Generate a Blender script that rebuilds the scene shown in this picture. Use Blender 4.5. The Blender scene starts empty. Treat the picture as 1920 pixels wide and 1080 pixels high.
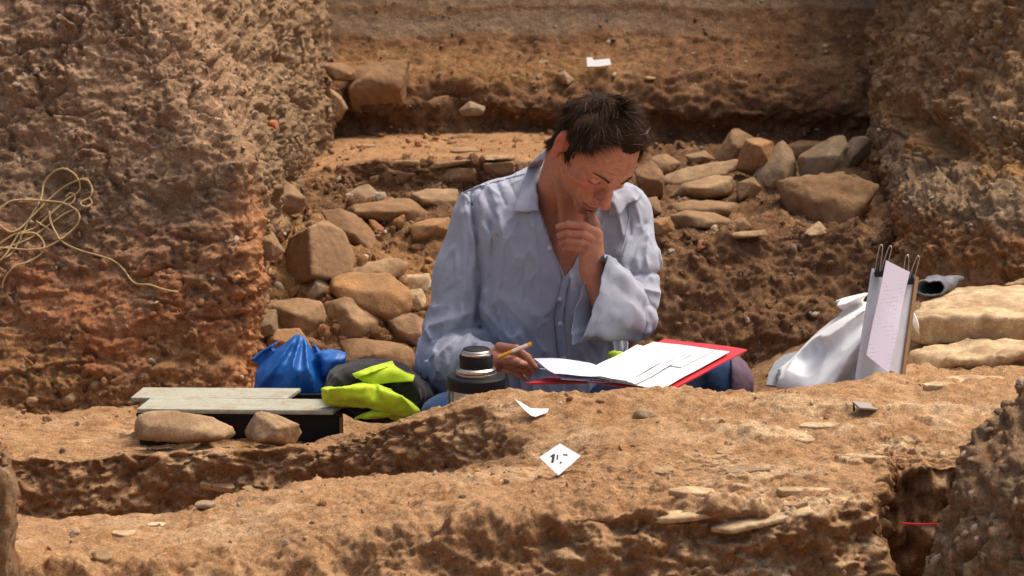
import bpy, bmesh, math, random
import numpy as np
from mathutils import Vector, Matrix
from mathutils.bvhtree import BVHTree

# ------------------------------------------------------------------ camera, sky, sun, exposure
SC = bpy.context.scene
COL = SC.collection
PITCH = math.radians(11.0); DIST = 9.0; FPX = 8100.0          # 1 m = 900 px (of 1920) where the person sits
AIM = np.array([0.0, 0.0, 0.35])
CAM = AIM + np.array([0.0, -DIST * math.cos(PITCH), DIST * math.sin(PITCH)])
cam_d = bpy.data.cameras.new('camera'); cam = bpy.data.objects.new('camera', cam_d); COL.objects.link(cam)
cam.location = CAM; cam.rotation_euler = (math.pi / 2 - PITCH, 0, 0)
cam_d.sensor_width = 36.0; cam_d.lens = FPX / 1920 * 36.0; cam_d.clip_start = 0.1; cam_d.clip_end = 3000
cam_d.dof.use_dof = True; cam_d.dof.focus_distance = 8.8; cam_d.dof.aperture_fstop = 9.0
SC.camera = cam
SUN_EL, SUN_AZ = math.radians(64), math.radians(64)           # azimuth from +Y towards +X: high at the right, a little behind
W = bpy.data.worlds.new('World'); SC.world = W; W.use_nodes = True
_nt = W.node_tree; _bg = _nt.nodes['Background']; _sky = _nt.nodes.new('ShaderNodeTexSky')
_sky.sky_type = 'NISHITA'; _sky.sun_disc = False; _sky.sun_elevation = SUN_EL; _sky.sun_rotation = SUN_AZ
_sky.air_density = 1.0; _sky.dust_density = 9.0; _sky.ozone_density = 1.0
_nt.links.new(_sky.outputs[0], _bg.inputs[0]); _bg.inputs[1].default_value = 0.15
_sd = bpy.data.lights.new('sun', 'SUN'); _sd.energy = 1.5; _sd.angle = math.radians(13.0); _sd.color = (1, .90, .74)
sun = bpy.data.objects.new('sun', _sd); COL.objects.link(sun)
_sv = Vector((math.sin(SUN_AZ) * math.cos(SUN_EL), math.cos(SUN_AZ) * math.cos(SUN_EL), math.sin(SUN_EL)))
sun.rotation_euler = _sv.to_track_quat('Z', 'Y').to_euler(); sun.location = (6, 2, 8)
SC.view_settings.view_transform = 'Standard'; SC.view_settings.look = 'None'
SC.view_settings.exposure = 0.40; SC.view_settings.gamma = 1.0; SC.view_settings.use_curve_mapping = False

# ------------------------------------------------------------------ helpers
CE, SE = math.cos(PITCH), math.sin(PITCH)
def at(px, py, Y):
    """world point on the ray through photo pixel (1920x1080) at world depth Y"""
    d = np.array([(px - 960) / FPX, CE + (540 - py) / FPX * SE, -SE + (540 - py) / FPX * CE])
    return CAM + d * ((Y - CAM[1]) / d[1])
def ray(px, py):
    d = np.array([(px - 960) / FPX, CE + (540 - py) / FPX * SE, -SE + (540 - py) / FPX * CE])
    return d / np.linalg.norm(d)
def scale_at(Y): return (CAM[1] * -1 + Y) * CE / FPX + 0.0     # rough metres per pixel
def mpp(Y): return (DIST + Y * CE) / FPX

def _hash(ix, iy, iz, s):
    h = ix * np.uint32(374761393) + iy * np.uint32(668265263) + iz * np.uint32(2147483647) + np.uint32((s * 974711 + 12345) & 0xffffffff)
    h = (h ^ (h >> np.uint32(13))) * np.uint32(1274126177)
    h = (h ^ (h >> np.uint32(15))) * np.uint32(2246822519)
    return h ^ (h >> np.uint32(16))
_G = np.array([[1,1,0],[-1,1,0],[1,-1,0],[-1,-1,0],[1,0,1],[-1,0,1],[1,0,-1],[-1,0,-1],
               [0,1,1],[0,-1,1],[0,1,-1],[0,-1,-1],[1,1,0],[-1,1,0],[0,-1,1],[0,-1,-1]], np.float32)
def noise(P, scale=1.0, seed=0):
    """gradient noise, about -1..1; scale = features per metre (number or 3-vector)"""
    Q = np.asarray(P, np.float32) * np.asarray(scale, np.float32) + np.float32(seed * 17.31 % 97)
    I = np.floor(Q); f = (Q - I).astype(np.float32); I = I.astype(np.int64).astype(np.uint32)
    w = f * f * f * (f * (f * 6 - 15) + 10)
    out = 0
    for dx in (0, 1):
        for dy in (0, 1):
            for dz in (0, 1):
                g = _G[_hash(I[..., 0] + np.uint32(dx), I[..., 1] + np.uint32(dy), I[..., 2] + np.uint32(dz), seed) & np.uint32(15)]
                dot = g[..., 0] * (f[..., 0] - dx) + g[..., 1] * (f[..., 1] - dy) + g[..., 2] * (f[..., 2] - dz)
                ww = (w[..., 0] if dx else 1 - w[..., 0]) * (w[..., 1] if dy else 1 - w[..., 1]) * (w[..., 2] if dz else 1 - w[..., 2])
                out = out + ww * dot
    return out
def fbm(P, scale, seed=0, oct=3, gain=.5):
    o = 0; a = 1.0; s = np.asarray(scale, np.float32)
    for k in range(oct):
        o = o + a * noise(P, s, seed + k * 7); a *= gain; s = s * 2.03
    return o
def worley(P, scale, seed=0):
    """distance to the nearest random cell point (0..~1) and that cell's random value"""
    Q = np.asarray(P, np.float32) * np.asarray(scale, np.float32)
    B = np.floor(Q - .5); f = Q - B; I = B.astype(np.int64).astype(np.uint32)
    best = np.full(Q.shape[:-1], 9., np.float32); val = np.zeros_like(best)
    k = np.float32(1 / 1023.); m10 = np.uint32(1023)
    for dx in (0, 1):
        for dy in (0, 1):
            for dz in (0, 1):
                h = _hash(I[..., 0] + np.uint32(dx), I[..., 1] + np.uint32(dy), I[..., 2] + np.uint32(dz), seed)
                fx = (h & m10) * k; fy = ((h >> np.uint32(10)) & m10) * k; fz = ((h >> np.uint32(20)) & m10) * k
                d = (dx + fx - f[..., 0]) ** 2 + (dy + fy - f[..., 1]) ** 2 + (dz + fz - f[..., 2]) ** 2
                m = d < best; best = np.where(m, d, best); val = np.where(m, fx, val)
    return np.sqrt(best), val
def clods(P, scale, seed=0, warp=.35):
    """lumpy clods with creases between them, 0 in the creases .. 1 on top"""
    s = np.asarray(scale, np.float32); Q = np.asarray(P, np.float32)
    ws = float(np.mean(s)); Q = Q + (warp / ws) * np.stack([noise(Q, ws * .9, seed + 1), noise(Q, ws * .9, seed + 2), noise(Q, ws * .9, seed + 3)], -1)
    c, v = worley(Q, s, seed); return np.clip(1 - c * 1.25, 0, 1) * (.45 + .75 * v), v
def crumb(P, scale, seed=0, warp=.4):
    """broken, angular fragments: each cell sits at its own height with worn edges"""
    s = np.asarray(scale, np.float32); Q = np.asarray(P, np.float32); ws = float(np.mean(s))
    Q = Q + (warp / ws) * np.stack([noise(Q, ws * 1.1, seed + 1), noise(Q, ws * 1.1, seed + 2), noise(Q, ws * 1.1, seed + 3)], -1)
    c, v = worley(Q, s, seed); return (v - .45) * sm(.85, .40, c)
def sm(a, b, x):
    t = np.clip((x - a) / (b - a), 0, 1); return t * t * (3 - 2 * t)
def lerp(a, b, t): return a + (b - a) * t

def tag(o, label=None, cat=None, group=None, kind=None):
    if label: o['label'] = label
    if cat: o['category'] = cat
    if group: o['group'] = group
    if kind: o['kind'] = kind
    return o
def empty(name, loc=(0, 0, 0)):
    o = bpy.data.objects.new(name, None); COL.objects.link(o); o.location = loc; o.empty_display_size = .02; return o
def link(name, me, mat=None, parent=None, smooth=True):
    if mat is not None and not me.materials: me.materials.append(mat)
    o = bpy.data.objects.new(name, me); COL.objects.link(o)
    if smooth: me.shade_smooth()
    if parent is not None:
        o.parent = parent
        o.matrix_parent_inverse = Matrix.Translation(parent_loc(parent)).inverted()
    return o
def parent_loc(p):
    v = Vector(p.location)
    return v + (parent_loc(p.parent) if p.parent and p.matrix_parent_inverse == Matrix() else Vector())
def mesh_np(name, V, F, tint=None):
    """V (n,3); F (m,3) or (m,4) ints, or a list of polygons"""
    me = bpy.data.meshes.new(name); V = np.asarray(V, np.float32)
    if isinstance(F, np.ndarray):
        k = F.shape[1]; n = len(F)
        me.vertices.add(len(V)); me.vertices.foreach_set('co', V.ravel())
        me.loops.add(n * k); me.loops.foreach_set('vertex_index', F.astype(np.int32).ravel())
        me.polygons.add(n); me.polygons.foreach_set('loop_start', np.arange(0, n * k, k, dtype=np.int32))
        me.update(calc_edges=True); me.validate()
    else:
        me.from_pydata([tuple(v) for v in V.tolist()], [], F); me.update()
    if tint is not None: set_tint(me, tint)
    return me
def set_tint(me, rgb):
    a = me.attributes.new('tint', 'FLOAT_COLOR', 'POINT')
    c = np.ones((len(me.vertices), 4), np.float32); c[:, :3] = rgb; a.data.foreach_set('color', c.ravel())
def verts_of(me):
    v = np.empty(len(me.vertices) * 3, np.float32); me.vertices.foreach_get('co', v); return v.reshape(-1, 3)
def normals_of(me):
    v = np.empty(len(me.vertices) * 3, np.float32); me.vertex_normals.foreach_get('vector', v); return v.reshape(-1, 3)
def set_verts(me, v):
    me.vertices.foreach_set('co', np.asarray(v, np.float32).ravel()); me.update()

# ------------------------------------------------------------------ materials
MATS = {}
class NB:
    """small node builder"""
    def __init__(s, name):
        s.m = bpy.data.materials.new(name); s.m.use_nodes = True; s.t = s.m.node_tree
        s.b = s.t.nodes['Principled BSDF']; MATS[name] = s.m
        s.co = s.n('ShaderNodeTexCoord').outputs['Object']
    def n(s, typ, **kw):
        x = s.t.nodes.new(typ)
        for k, v in kw.items(): setattr(x, k, v)
        return x
    def l(s, a, b): s.t.links.new(a, b)
    def noise(s, scale, detail=3, rough=.55, vec=None, dist=0):
        x = s.n('ShaderNodeTexNoise'); x.inputs['Scale'].default_value = scale; x.inputs['Detail'].default_value = detail
        x.inputs['Roughness'].default_value = rough; x.inputs['Distortion'].default_value = dist
        s.l(vec or s.co, x.inputs['Vector']); return x.outputs['Fac']
    def voro(s, scale, feature='F1', vec=None):
        x = s.n('ShaderNodeTexVoronoi', feature=feature); x.inputs['Scale'].default_value = scale
        s.l(vec or s.co, x.inputs['Vector']); return x
    def map(s, v, a, b, c, d):
        x = s.n('ShaderNodeMapRange'); s.l(v, x.inputs[0])
        for i, q in enumerate((a, b, c, d)): x.inputs[i + 1].default_value = q
        return x.outputs[0]
    def math(s, op, a, b):
        x = s.n('ShaderNodeMath', operation=op)
        for i, q in enumerate((a, b)):
            if isinstance(q, (int, float)): x.inputs[i].default_value = q
            else: s.l(q, x.inputs[i])
        return x.outputs[0]
    def mix(s, f, a, b, mode='MIX'):
        x = s.n('ShaderNodeMix', data_type='RGBA', blend_type=mode)
        for sock, q in ((x.inputs['Factor'], f), (x.inputs[6], a), (x.inputs[7], b)):
            if isinstance(q, (int, float)): sock.default_value = q
            elif isinstance(q, tuple): sock.default_value = (*q, 1)
            else: s.l(q, sock)
        return x.outputs[2]
    def val(s, v):       # scalar -> grey colour through a mix
        x = s.n('ShaderNodeCombineColor'); [s.l(v, x.inputs[i]) for i in range(3)]; return x.outputs[0]
    def attr(s, name='tint'):
        x = s.n('ShaderNodeAttribute'); x.attribute_name = name; return x.outputs['Color']
    def bump(s, h, strength=.5, dist=.003, prev=None):
        x = s.n('ShaderNodeBump'); x.inputs['Strength'].default_value = strength; x.inputs['Distance'].default_value = dist
        s.l(h, x.inputs['Height'])
        if prev is not None: s.l(prev, x.inputs['Normal'])
        return x.outputs[0]
    def done(s, col=None, rough=.8, nrm=None, spec=.3, **kw):
        b = s.b
        if col is not None:
            if isinstance(col, tuple): b.inputs['Base Color'].default_value = (*col, 1)
            else: s.l(col, b.inputs['Base Color'])
        if isinstance(rough, (int, float)): b.inputs['Roughness'].default_value = rough
        else: s.l(rough, b.inputs['Roughness'])
        b.inputs['Specular IOR Level'].default_value = spec
        if nrm is not None: s.l(nrm, b.inputs['Normal'])
        for k, v in kw.items(): b.inputs[k.replace('_', ' ')].default_value = v
        return s.m

def mat_earth():
    m = NB('earth'); c = m.attr()
    c = m.mix(1.0, c, m.val(m.map(m.noise(45, 5, .7), .25, .75, .60, 1.40)), 'MULTIPLY')
    c = m.mix(1.0, c, m.val(m.map(m.noise(260, 4, .75), .25, .75, .42, 1.56)), 'MULTIPLY')
    v = m.voro(150); fl = m.map(v.outputs['Distance'], .16, .30, 1, 0)
    rnd = m.n('ShaderNodeSeparateColor'); m.l(v.outputs['Color'], rnd.inputs[0])
    pick = m.math('MULTIPLY', fl, m.map(rnd.outputs[0], .74, .80, 0, 1))
    c = m.mix(m.math('MULTIPLY', pick, .65), c, (.46, .38, .30))
    pick2 = m.math('MULTIPLY', fl, m.map(rnd.outputs[1], .84, .9, 0, 1))
    c = m.mix(m.math('MULTIPLY', pick2, .55), c, (.045, .03, .022))
    n1 = m.bump(m.noise(120, 6, .75), .85, .008)
    n2 = m.bump(m.math('MULTIPLY', fl, 1.0), .35, .003, n1)
    return m.done(c, .95, n2, .12)
def mat_stone():
    m = NB('stone'); c = m.attr()
    c = m.mix(1.0, c, m.val(m.map(m.noise(28, 5, .65, dist=.4), .25, .75, .7, 1.3)), 'MULTIPLY')
    c = m.mix(1.0, c, m.val(m.map(m.noise(230, 4, .75), .25, .75, .58, 1.38)), 'MULTIPLY')
    soil = m.map(m.noise(17, 5, .65), .42, .62, .1, .8)
    c = m.mix(soil, c, (.29, .17, .09))
    n1 = m.bump(m.noise(60, 6, .7), .6, .006); n2 = m.bump(m.noise(300, 3, .7), .5, .002, n1)
    return m.done(c, .9, n2, .2)
M_EARTH = mat_earth(); M_STONE = mat_stone()
def plain(name, col, rough=.6, spec=.4, bump=0, bscale=300, var=.15, vscale=60, **kw):
    m = NB(name)
    c = m.mix(1.0, m.mix(0.0, col, col), m.val(m.map(m.noise(vscale, 4, .6), .25, .75, 1 - var, 1 + var)), 'MULTIPLY')
    n = m.bump(m.noise(bscale, 3, .6), bump, .002) if bump else None
    return m.done(c, rough, n, spec, **kw)

# ------------------------------------------------------------------ the ground and the cut earth faces
TREES = []                                    # bvh trees of the terrain, for setting things down on it
SHEETS = {}
def blur(A, n, axis):
    for _ in range(n):
        p = np.take(A, [0], axis); q = np.take(A, [-1], axis)
        lo = np.concatenate([p, np.delete(A, -1, axis)], axis); hi = np.concatenate([np.delete(A, 0, axis), q], axis)
        A = .5 * A + .25 * lo + .25 * hi
    return A
def grid_normals(G):
    du = np.gradient(G, axis=0); dv = np.gradient(G, axis=1)
    n = np.cross(du, dv); n /= np.linalg.norm(n, axis=2, keepdims=True) + 1e-9; return n
def resample(C, step, axis):
    d = np.linalg.norm(np.diff(C, axis=axis), axis=2).mean(axis=1 - axis)
    s = np.concatenate([[0], np.cumsum(d)]); n = max(8, int(s[-1] / step)); t = np.linspace(0, s[-1], n)
    i = np.clip(np.searchsorted(s, t, side='right') - 1, 0, len(s) - 2); f = (t - s[i]) / (s[i + 1] - s[i] + 1e-9)
    A = np.take(C, i, axis); B = np.take(C, i + 1, axis)
    f = f[:, None, None] if axis == 0 else f[None, :, None]
    return A + (B - A) * f
def sheet(name, C, step, smooth, disp, tint, flip=False):
    """C: control points [column][row] -> one fine displaced earth surface"""
    G = resample(resample(np.array(C, float), step, 0), step, 1)
    nb = int((smooth / step) ** 2)
    G = blur(blur(G, nb, 0), nb, 1)
    N = grid_normals(G) * (-1 if flip else 1)
    G = disp(G.copy(), N)
    N2 = grid_normals(G) * (-1 if flip else 1)
    nu, nv = G.shape[:2]
    ii = np.arange(nu * nv).reshape(nu, nv)
    F = np.stack([ii[:-1, :-1], ii[1:, :-1], ii[1:, 1:], ii[:-1, 1:]], 2).reshape(-1, 4)
    if flip: F = F[:, ::-1]
    V = G.reshape(-1, 3); T = tint(V, N2.reshape(-1, 3)) * np.array([1.05, .95, .79], np.float32)
    me = mesh_np(name, V, F, T); o = link(name, me, M_EARTH); tag(o, kind='structure')
    TREES.append(BVHTree.FromPolygons(V.tolist(), F.tolist()))
    SHEETS[name] = (o, V, N2.reshape(-1, 3), T)
    return o
def hit(px, py, maxd=30, only=None):
    """first terrain point seen through a photo pixel"""
    d = Vector(ray(px, py)); best = None
    for k, t in enumerate(TREES):
        if only is not None and k not in only: continue
        r = t.ray_cast(Vector(CAM), d, maxd)
        if r[0] is not None and (best is None or r[3] < best[3]): best = r
    return best
def drop(x, y, z0=3):
    best = None
    for t in TREES:
        r = t.ray_cast(Vector((x, y, z0)), Vector((0, 0, -1)), 9)
        if r[0] is not None and (best is None or r[0].z > best.z): best = r[0]
    return best.z if best is not None else 0.0
def mixc(T, c, f): return T + (np.array(c, np.float32) - T) * np.clip(f, 0, 1)[:, None]
P = at

# --- floor, mounds and front ridge -------------------------------------------------------------
def gcol(px, pts):
    out = []
    for a in pts:
        if a[0] == 'w': Y, z = a[1:]; q = at(px, 540, Y); out.append([q[0], Y, z])
        else: out.append(at(px, *a))
    return out
w = lambda Y, z: ('w', Y, z)
left = lambda d: [w(1.3, .02), (762, .32), (812 + d, -.05), (842 + d * .5, -.28), (858 + d, -.36), (900 + d, -.375), (975, -.39), w(-.55, -.12),
                  (967 - d, -.78), (1010 - d, -1.0), (1060 - d, -1.17), (1140, -1.3), w(-1.5, -.12), w(-2.0, -.35)]
GC = [
 (-330, left(0)), (0, left(0)), (130, left(2)), (300, [w(1.3, .02), (762, .32), (810, -.05), (835, -.28), (849, -.37), (895, -.385), (970, -.40), w(-.55, -.12), (957, -.78), (1002, -1.0), (1052, -1.17), (1140, -1.3), w(-1.5, -.12), w(-2.0, -.35)]),
 (500, [w(1.3, .02), (765, .32), (812, -.05), (831, -.26), (843, -.37), (880, -.385), (940, -.40), w(-.55, -.11), (917, -.78), (962, -1.0), (1025, -1.15), (1110, -1.28), w(-1.45, -.1), w(-2.0, -.35)]),
 (600, [w(1.3, .02), w(.5, .03), (810, -.1), (832, -.26), (842, -.36), (866, -.38), (915, -.40), w(-.56, -.08), (902, -.77), (945, -1.0), (1010, -1.15), (1100, -1.27), w(-1.45, -.08), w(-2.0, -.35)]),
 (700, [w(1.3, .0), w(.5, .0), w(-.25, .015), (797, -.40), (808, -.46), (845, -.485), (896, -.51), w(-.62, -.0), (892, -.76), (935, -1.0), (1000, -1.17), (1090, -1.27), w(-1.45, -.08), w(-2.0, -.35)]),
 (800, [w(1.3, .0), w(.5, .0), w(-.30, .0), (766, -.46), (782, -.54), (828, -.57), (885, -.60), (899, -.68), (888, -.80), (930, -1.02), (990, -1.2), (1080, -1.28), w(-1.45, -.06), w(-2.0, -.35)]),
 (900, [w(1.3, .0), w(.5, .0), w(-.36, .0), (742, -.53), (760, -.62), (812, -.67), (868, -.71), (884, -.77), (885, -.86), (926, -1.04), (980, -1.22), (1075, -1.28), w(-1.42, -.06), w(-2.0, -.35)]),
 (1000, [w(1.3, .0), w(.5, .0), w(-.40, .0), (733, -.56), (752, -.65), (800, -.74), (852, -.82), (870, -.87), (884, -.92), (922, -1.06), (968, -1.22), (1070, -1.27), w(-1.4, -.06), w(-2.0, -.35)]),
 (1200, [w(1.3, .0), w(.5, .0), w(-.40, .0), (733, -.57), (746, -.65), (790, -.76), (832, -.88), (855, -.94), (882, -1.02), (922, -1.13), (962, -1.23), (1050, -1.26), w(-1.36, -.06), w(-2.0, -.35)]),
 (1400, [w(1.3, .0), w(.5, .0), w(-.38, .02), (735, -.56), (748, -.65), (790, -.76), (832, -.88), (855, -.94), (882, -1.02), (922, -1.13), (962, -1.23), (1045, -1.25), w(-1.34, -.06), w(-2.0, -.35)]),
 (1480, [w(1.3, .05), w(.5, .05), w(-.34, .09), (720, -.54), (740, -.65), (785, -.77), (828, -.88), (852, -.94), (880, -1.02), (920, -1.13), (962, -1.23), (1045, -1.25), w(-1.34, -.06), w(-2.0, -.35)]),
 (1600, [w(1.3, .1), w(.5, .15), w(-.25, .20), (710, -.50), (734, -.64), (780, -.77), (825, -.88), (850, -.94), (878, -1.02), (915, -1.13), (956, -1.22), (1045, -1.24), w(-1.32, -.06), w(-2.0, -.35)]),
 (1652, [w(1.3, .1), w(.5, .20), w(-.2, .22), (708, -.46), (732, -.62), (780, -.77), (825, -.88), (848, -.94), (874, -1.0), (905, -1.1), (940, -1.18), (1045, -1.22), w(-1.3, -.06), w(-2.0, -.35)]),
 (1676, [w(1.3, .1), w(.5, .21), w(-.2, .22), (708, -.46), (732, -.62), (780, -.77), (825, -.87), (848, -.93), (874, -.99), w(-1.0, -.22), w(-1.1, -.3), w(-1.2, -.32), w(-1.4, -.34), w(-2.0, -.35)]),
 (1800, [w(1.3, .1), w(.5, .21), w(-.15, .22), (706, -.42), (732, -.60), (780, -.76), (822, -.87), (848, -.93), (874, -.99), w(-1.0, -.22), w(-1.1, -.3), w(-1.2, -.32), w(-1.4, -.34), w(-2.0, -.35)]),
 (2000, [w(1.3, .15), w(.5, .22), w(-.1, .23), (704, -.38), (732, -.58), (780, -.76), (822, -.87), (848, -.93), (874, -.99), w(-1.0, -.22), w(-1.1, -.3), w(-1.2, -.32), w(-1.4, -.34), w(-2.0, -.35)]),
 (2300, [w(1.3, .2), w(.5, .22), w(-.1, .23), (704, -.38), (732, -.58), (780, -.76), (822, -.87), (848, -.93), (874, -.99), w(-1.0, .1), w(-1.1, .05), w(-1.2, .0), w(-1.4, -.1), w(-2.0, -.3)]),
]
def ground_disp(G, N):
    steep = sm(.85, .35, N[..., 2]); x, y = G[..., 0], G[..., 1]
    d = .015 * fbm(G, 7, 1, 3) + .0045 * fbm(G, 30, 2, 3) + .003 * fbm(G, 110, 3, 2)
    rg = .25 + sm(-.2, .5, noise(G, 5, 8))
    d += rg * (.006 * crumb(G, 32, 6) + .005 * crumb(G, 70, 7) + .004 * crumb(G, 140, 16))
    d += steep * (.026 * fbm(G, 12, 4, 4, .6) + .016 * crumb(G, (30, 30, 45), 17, .6) + .009 * crumb(G, 80, 18) - .012 * np.abs(noise(G, 30, 5)))
    fr = sm(-1.02, -1.25, y); d += fr * (.030 * fbm(G * [1, 1, 1.6], 11, 9, 4, .6) - .02 * np.clip(noise(G, 9, 12), 0, 1))
    rib = sm(.64, .70, x) * sm(.80, .74, x) * sm(-.9, -1.0, y); d += rib * (.020 * noise(G * [1, 1, .12], 45, 14) + .010 * noise(G * [1, 1, .1], 100, 19))
    fl = sm(.2, .42, x) * sm(-.6, -.75, y) * (1 - steep)
    c2 = noise(G * [.5, 1, 1], 14, 21) + .5 * noise(G * [.6, 1, 1], 34, 22); d += fl * (.007 * sm(.08, .16, c2) + .006 * sm(.34, .42, c2))
    return G + N * d[..., None]
def ground_tint(V, N):
    n = fbm(V, 6, 31, 3); n2 = fbm(V, 22, 33, 3)
    T = np.tile(np.array([.385, .245, .145], np.float32), (len(V), 1))
    T = mixc(T, (.46, .325, .21), sm(.0, .6, n)); T = mixc(T, (.31, .175, .09), sm(.05, .55, n2) * .8)
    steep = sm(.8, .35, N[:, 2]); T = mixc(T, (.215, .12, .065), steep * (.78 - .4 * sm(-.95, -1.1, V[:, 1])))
    fl = sm(.2, .5, V[:, 0]) * sm(-.62, -.8, V[:, 1]); c2 = noise(V * [.5, 1, 1], 14, 21) + .5 * noise(V * [.6, 1, 1], 34, 22)
    T = mixc(T, (.56, .43, .30), fl * sm(-.02, .18, c2) * .8 * (1 - steep))
    T = mixc(T, (.24, .145, .085), sm(-.1, .3, V[:, 1]) * sm(-.45, -.3, V[:, 0]) * .75)
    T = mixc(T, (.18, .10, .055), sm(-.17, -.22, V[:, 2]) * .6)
    return T
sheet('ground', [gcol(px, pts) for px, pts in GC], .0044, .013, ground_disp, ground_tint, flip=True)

# --- left earth face with its battered corner -----------------------------------------------------
def pc(pts): return [at(*p) for p in pts]
LC = [
 [(-330, 800, .30), (-330, 640, .40), (-330, 500, .50), (-330, 340, .6), (-330, 200, .7), (-330, 60, .8), (-330, -150, .95), (-330, -420, 1.1)],
 [(0, 800, .30), (0, 640, .38), (0, 500, .47), (0, 340, .57), (0, 200, .68), (0, 60, .78), (0, -150, .95), (0, -420, 1.1)],
 [(250, 800, .30), (250, 640, .36), (250, 500, .44), (240, 340, .52), (220, 200, .62), (190, 60, .72), (170, -150, .88), (160, -420, 1.05)],
 [(400, 800, .31), (400, 640, .36), (400, 500, .42), (390, 340, .48), (330, 200, .59), (280, 60, .69), (240, -150, .86), (230, -420, 1.05)],
 [(455, 800, .36), (462, 640, .39), (472, 500, .43), (470, 340, .49), (405, 200, .62), (335, 60, .73), (285, -150, .9), (270, -420, 1.1)],
 [(468, 800, .48), (478, 640, .49), (486, 500, .52), (490, 340, .60), (445, 200, .80), (390, 60, .95), (340, -150, 1.1), (320, -420, 1.3)],
 [(485, 800, .75), (494, 640, .78), (504, 500, .85), (516, 340, 1.0), (500, 200, 1.15), (470, 60, 1.3), (440, -150, 1.45), (420, -420, 1.6)],
 [(530, 800, 1.2), (540, 640, 1.3), (556, 500, 1.4), (578, 340, 1.5), (572, 200, 1.6), (555, 60, 1.7), (530, -150, 1.8), (510, -420, 1.9)],
 [(580, 800, 1.8), (590, 640, 1.85), (605, 500, 1.9), (622, 340, 1.95), (616, 200, 2.0), (598, 60, 2.1), (580, -150, 2.2), (560, -420, 2.3)],
 [(600, 800, 2.6), (610, 640, 2.6), (620, 500, 2.6), (640, 340, 2.6), (634, 200, 2.6), (620, 60, 2.6), (600, -150, 2.6), (590, -420, 2.6)],
]
def wall_disp(G, N, seed=40, k=1.0, rib=None):
    d = .030 * fbm(G, 5, seed, 3) + .010 * fbm(G * [1, 1, 1.7], 17, seed + 2, 3) + .005 * fbm(G, 95, seed + 3, 2)
    rg = .45 + sm(-.35, .35, noise(G, 6, seed + 11))
    d += .020 * crumb(G, (15, 15, 26), seed + 7, .6) + rg * (.015 * crumb(G, (34, 34, 60), seed + 8, .6) + .009 * crumb(G, (75, 75, 110), seed + 9, .5) + .005 * crumb(G, 150, seed + 10, .5))
    d -= .012 * sm(.10, .0, np.abs(noise(G * [1, 1, 1.5], 9, seed + 5))) * rg                  # cracks
    if rib is not None: d += rib(G)
    return G + N * (k * d)[..., None]
def left_rib(G):
    x, y, z = G[..., 0], G[..., 1], G[..., 2]
    r = sm(.36, .44, y) * sm(-.62, -.53, x)                        # fluted corner and side
    d = r * .020 * noise(G * [1, 1, .10], 40, 51) + .010 * sm(-.62, -.56, x) * sm(.62, .5, z) * noise(G * [1, 1, .12], 75, 55)
    low = sm(.46, .30, z) * sm(-.45, -.6, x)                       # smoother, softer red earth low down
    d -= low * .0
    d += sm(.13, .10, z) * .022 * (1 - r)                          # projecting foot of the face
    return d
def left_tint(V, N):
    x, y, z = V[:, 0], V[:, 1], V[:, 2]
    zz = z + .09 * fbm(V, 4, 61, 3) + .02 * noise(V, 18, 62)
    T = np.tile(np.array([.335, .228, .158], np.float32), (len(V), 1))
    n = fbm(V, 9, 63, 3); n2 = fbm(V * [1, 1, 2], 30, 65, 2)
    T = mixc(T, (.42, .30, .215), sm(.1, .6, n)); T = mixc(T, (.21, .135, .09), sm(.05, .6, n2) * .8)
    band = sm(.56, .50, zz) * sm(.36, .42, zz); T = mixc(T, (.20, .15, .11), band * .55)
    red = sm(.46, .26, zz); T = mixc(T, (.34, .15, .075), red * (.75 + .5 * n))
    T = mixc(T, (.26, .17, .12), red * sm(.12, .5, fbm(V, 14, 68, 2)) * .8)
    T = mixc(T, (.30, .17, .085), sm(.17, .11, zz) * .85)
    side = sm(.42, .55, y) * sm(-.62, -.55, x + .1 * sm(.5, .9, z)); T = mixc(T, (.30, .215, .14), side * .7)
    cor = sm(.60, .50, y) * sm(.60, .40, z) * sm(-.66, -.57, x + .03 * noise(V, 9, 53)); T = mixc(T, (.44, .22, .115), cor * (.8 + .4 * noise(V * [1, 1, .15], 60, 52)))
    return T
sheet('earth_face_left', [pc(c) for c in LC], .0038, .018, lambda G, N: wall_disp(G, N, 40, .88, left_rib), left_tint, flip=False)

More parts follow.
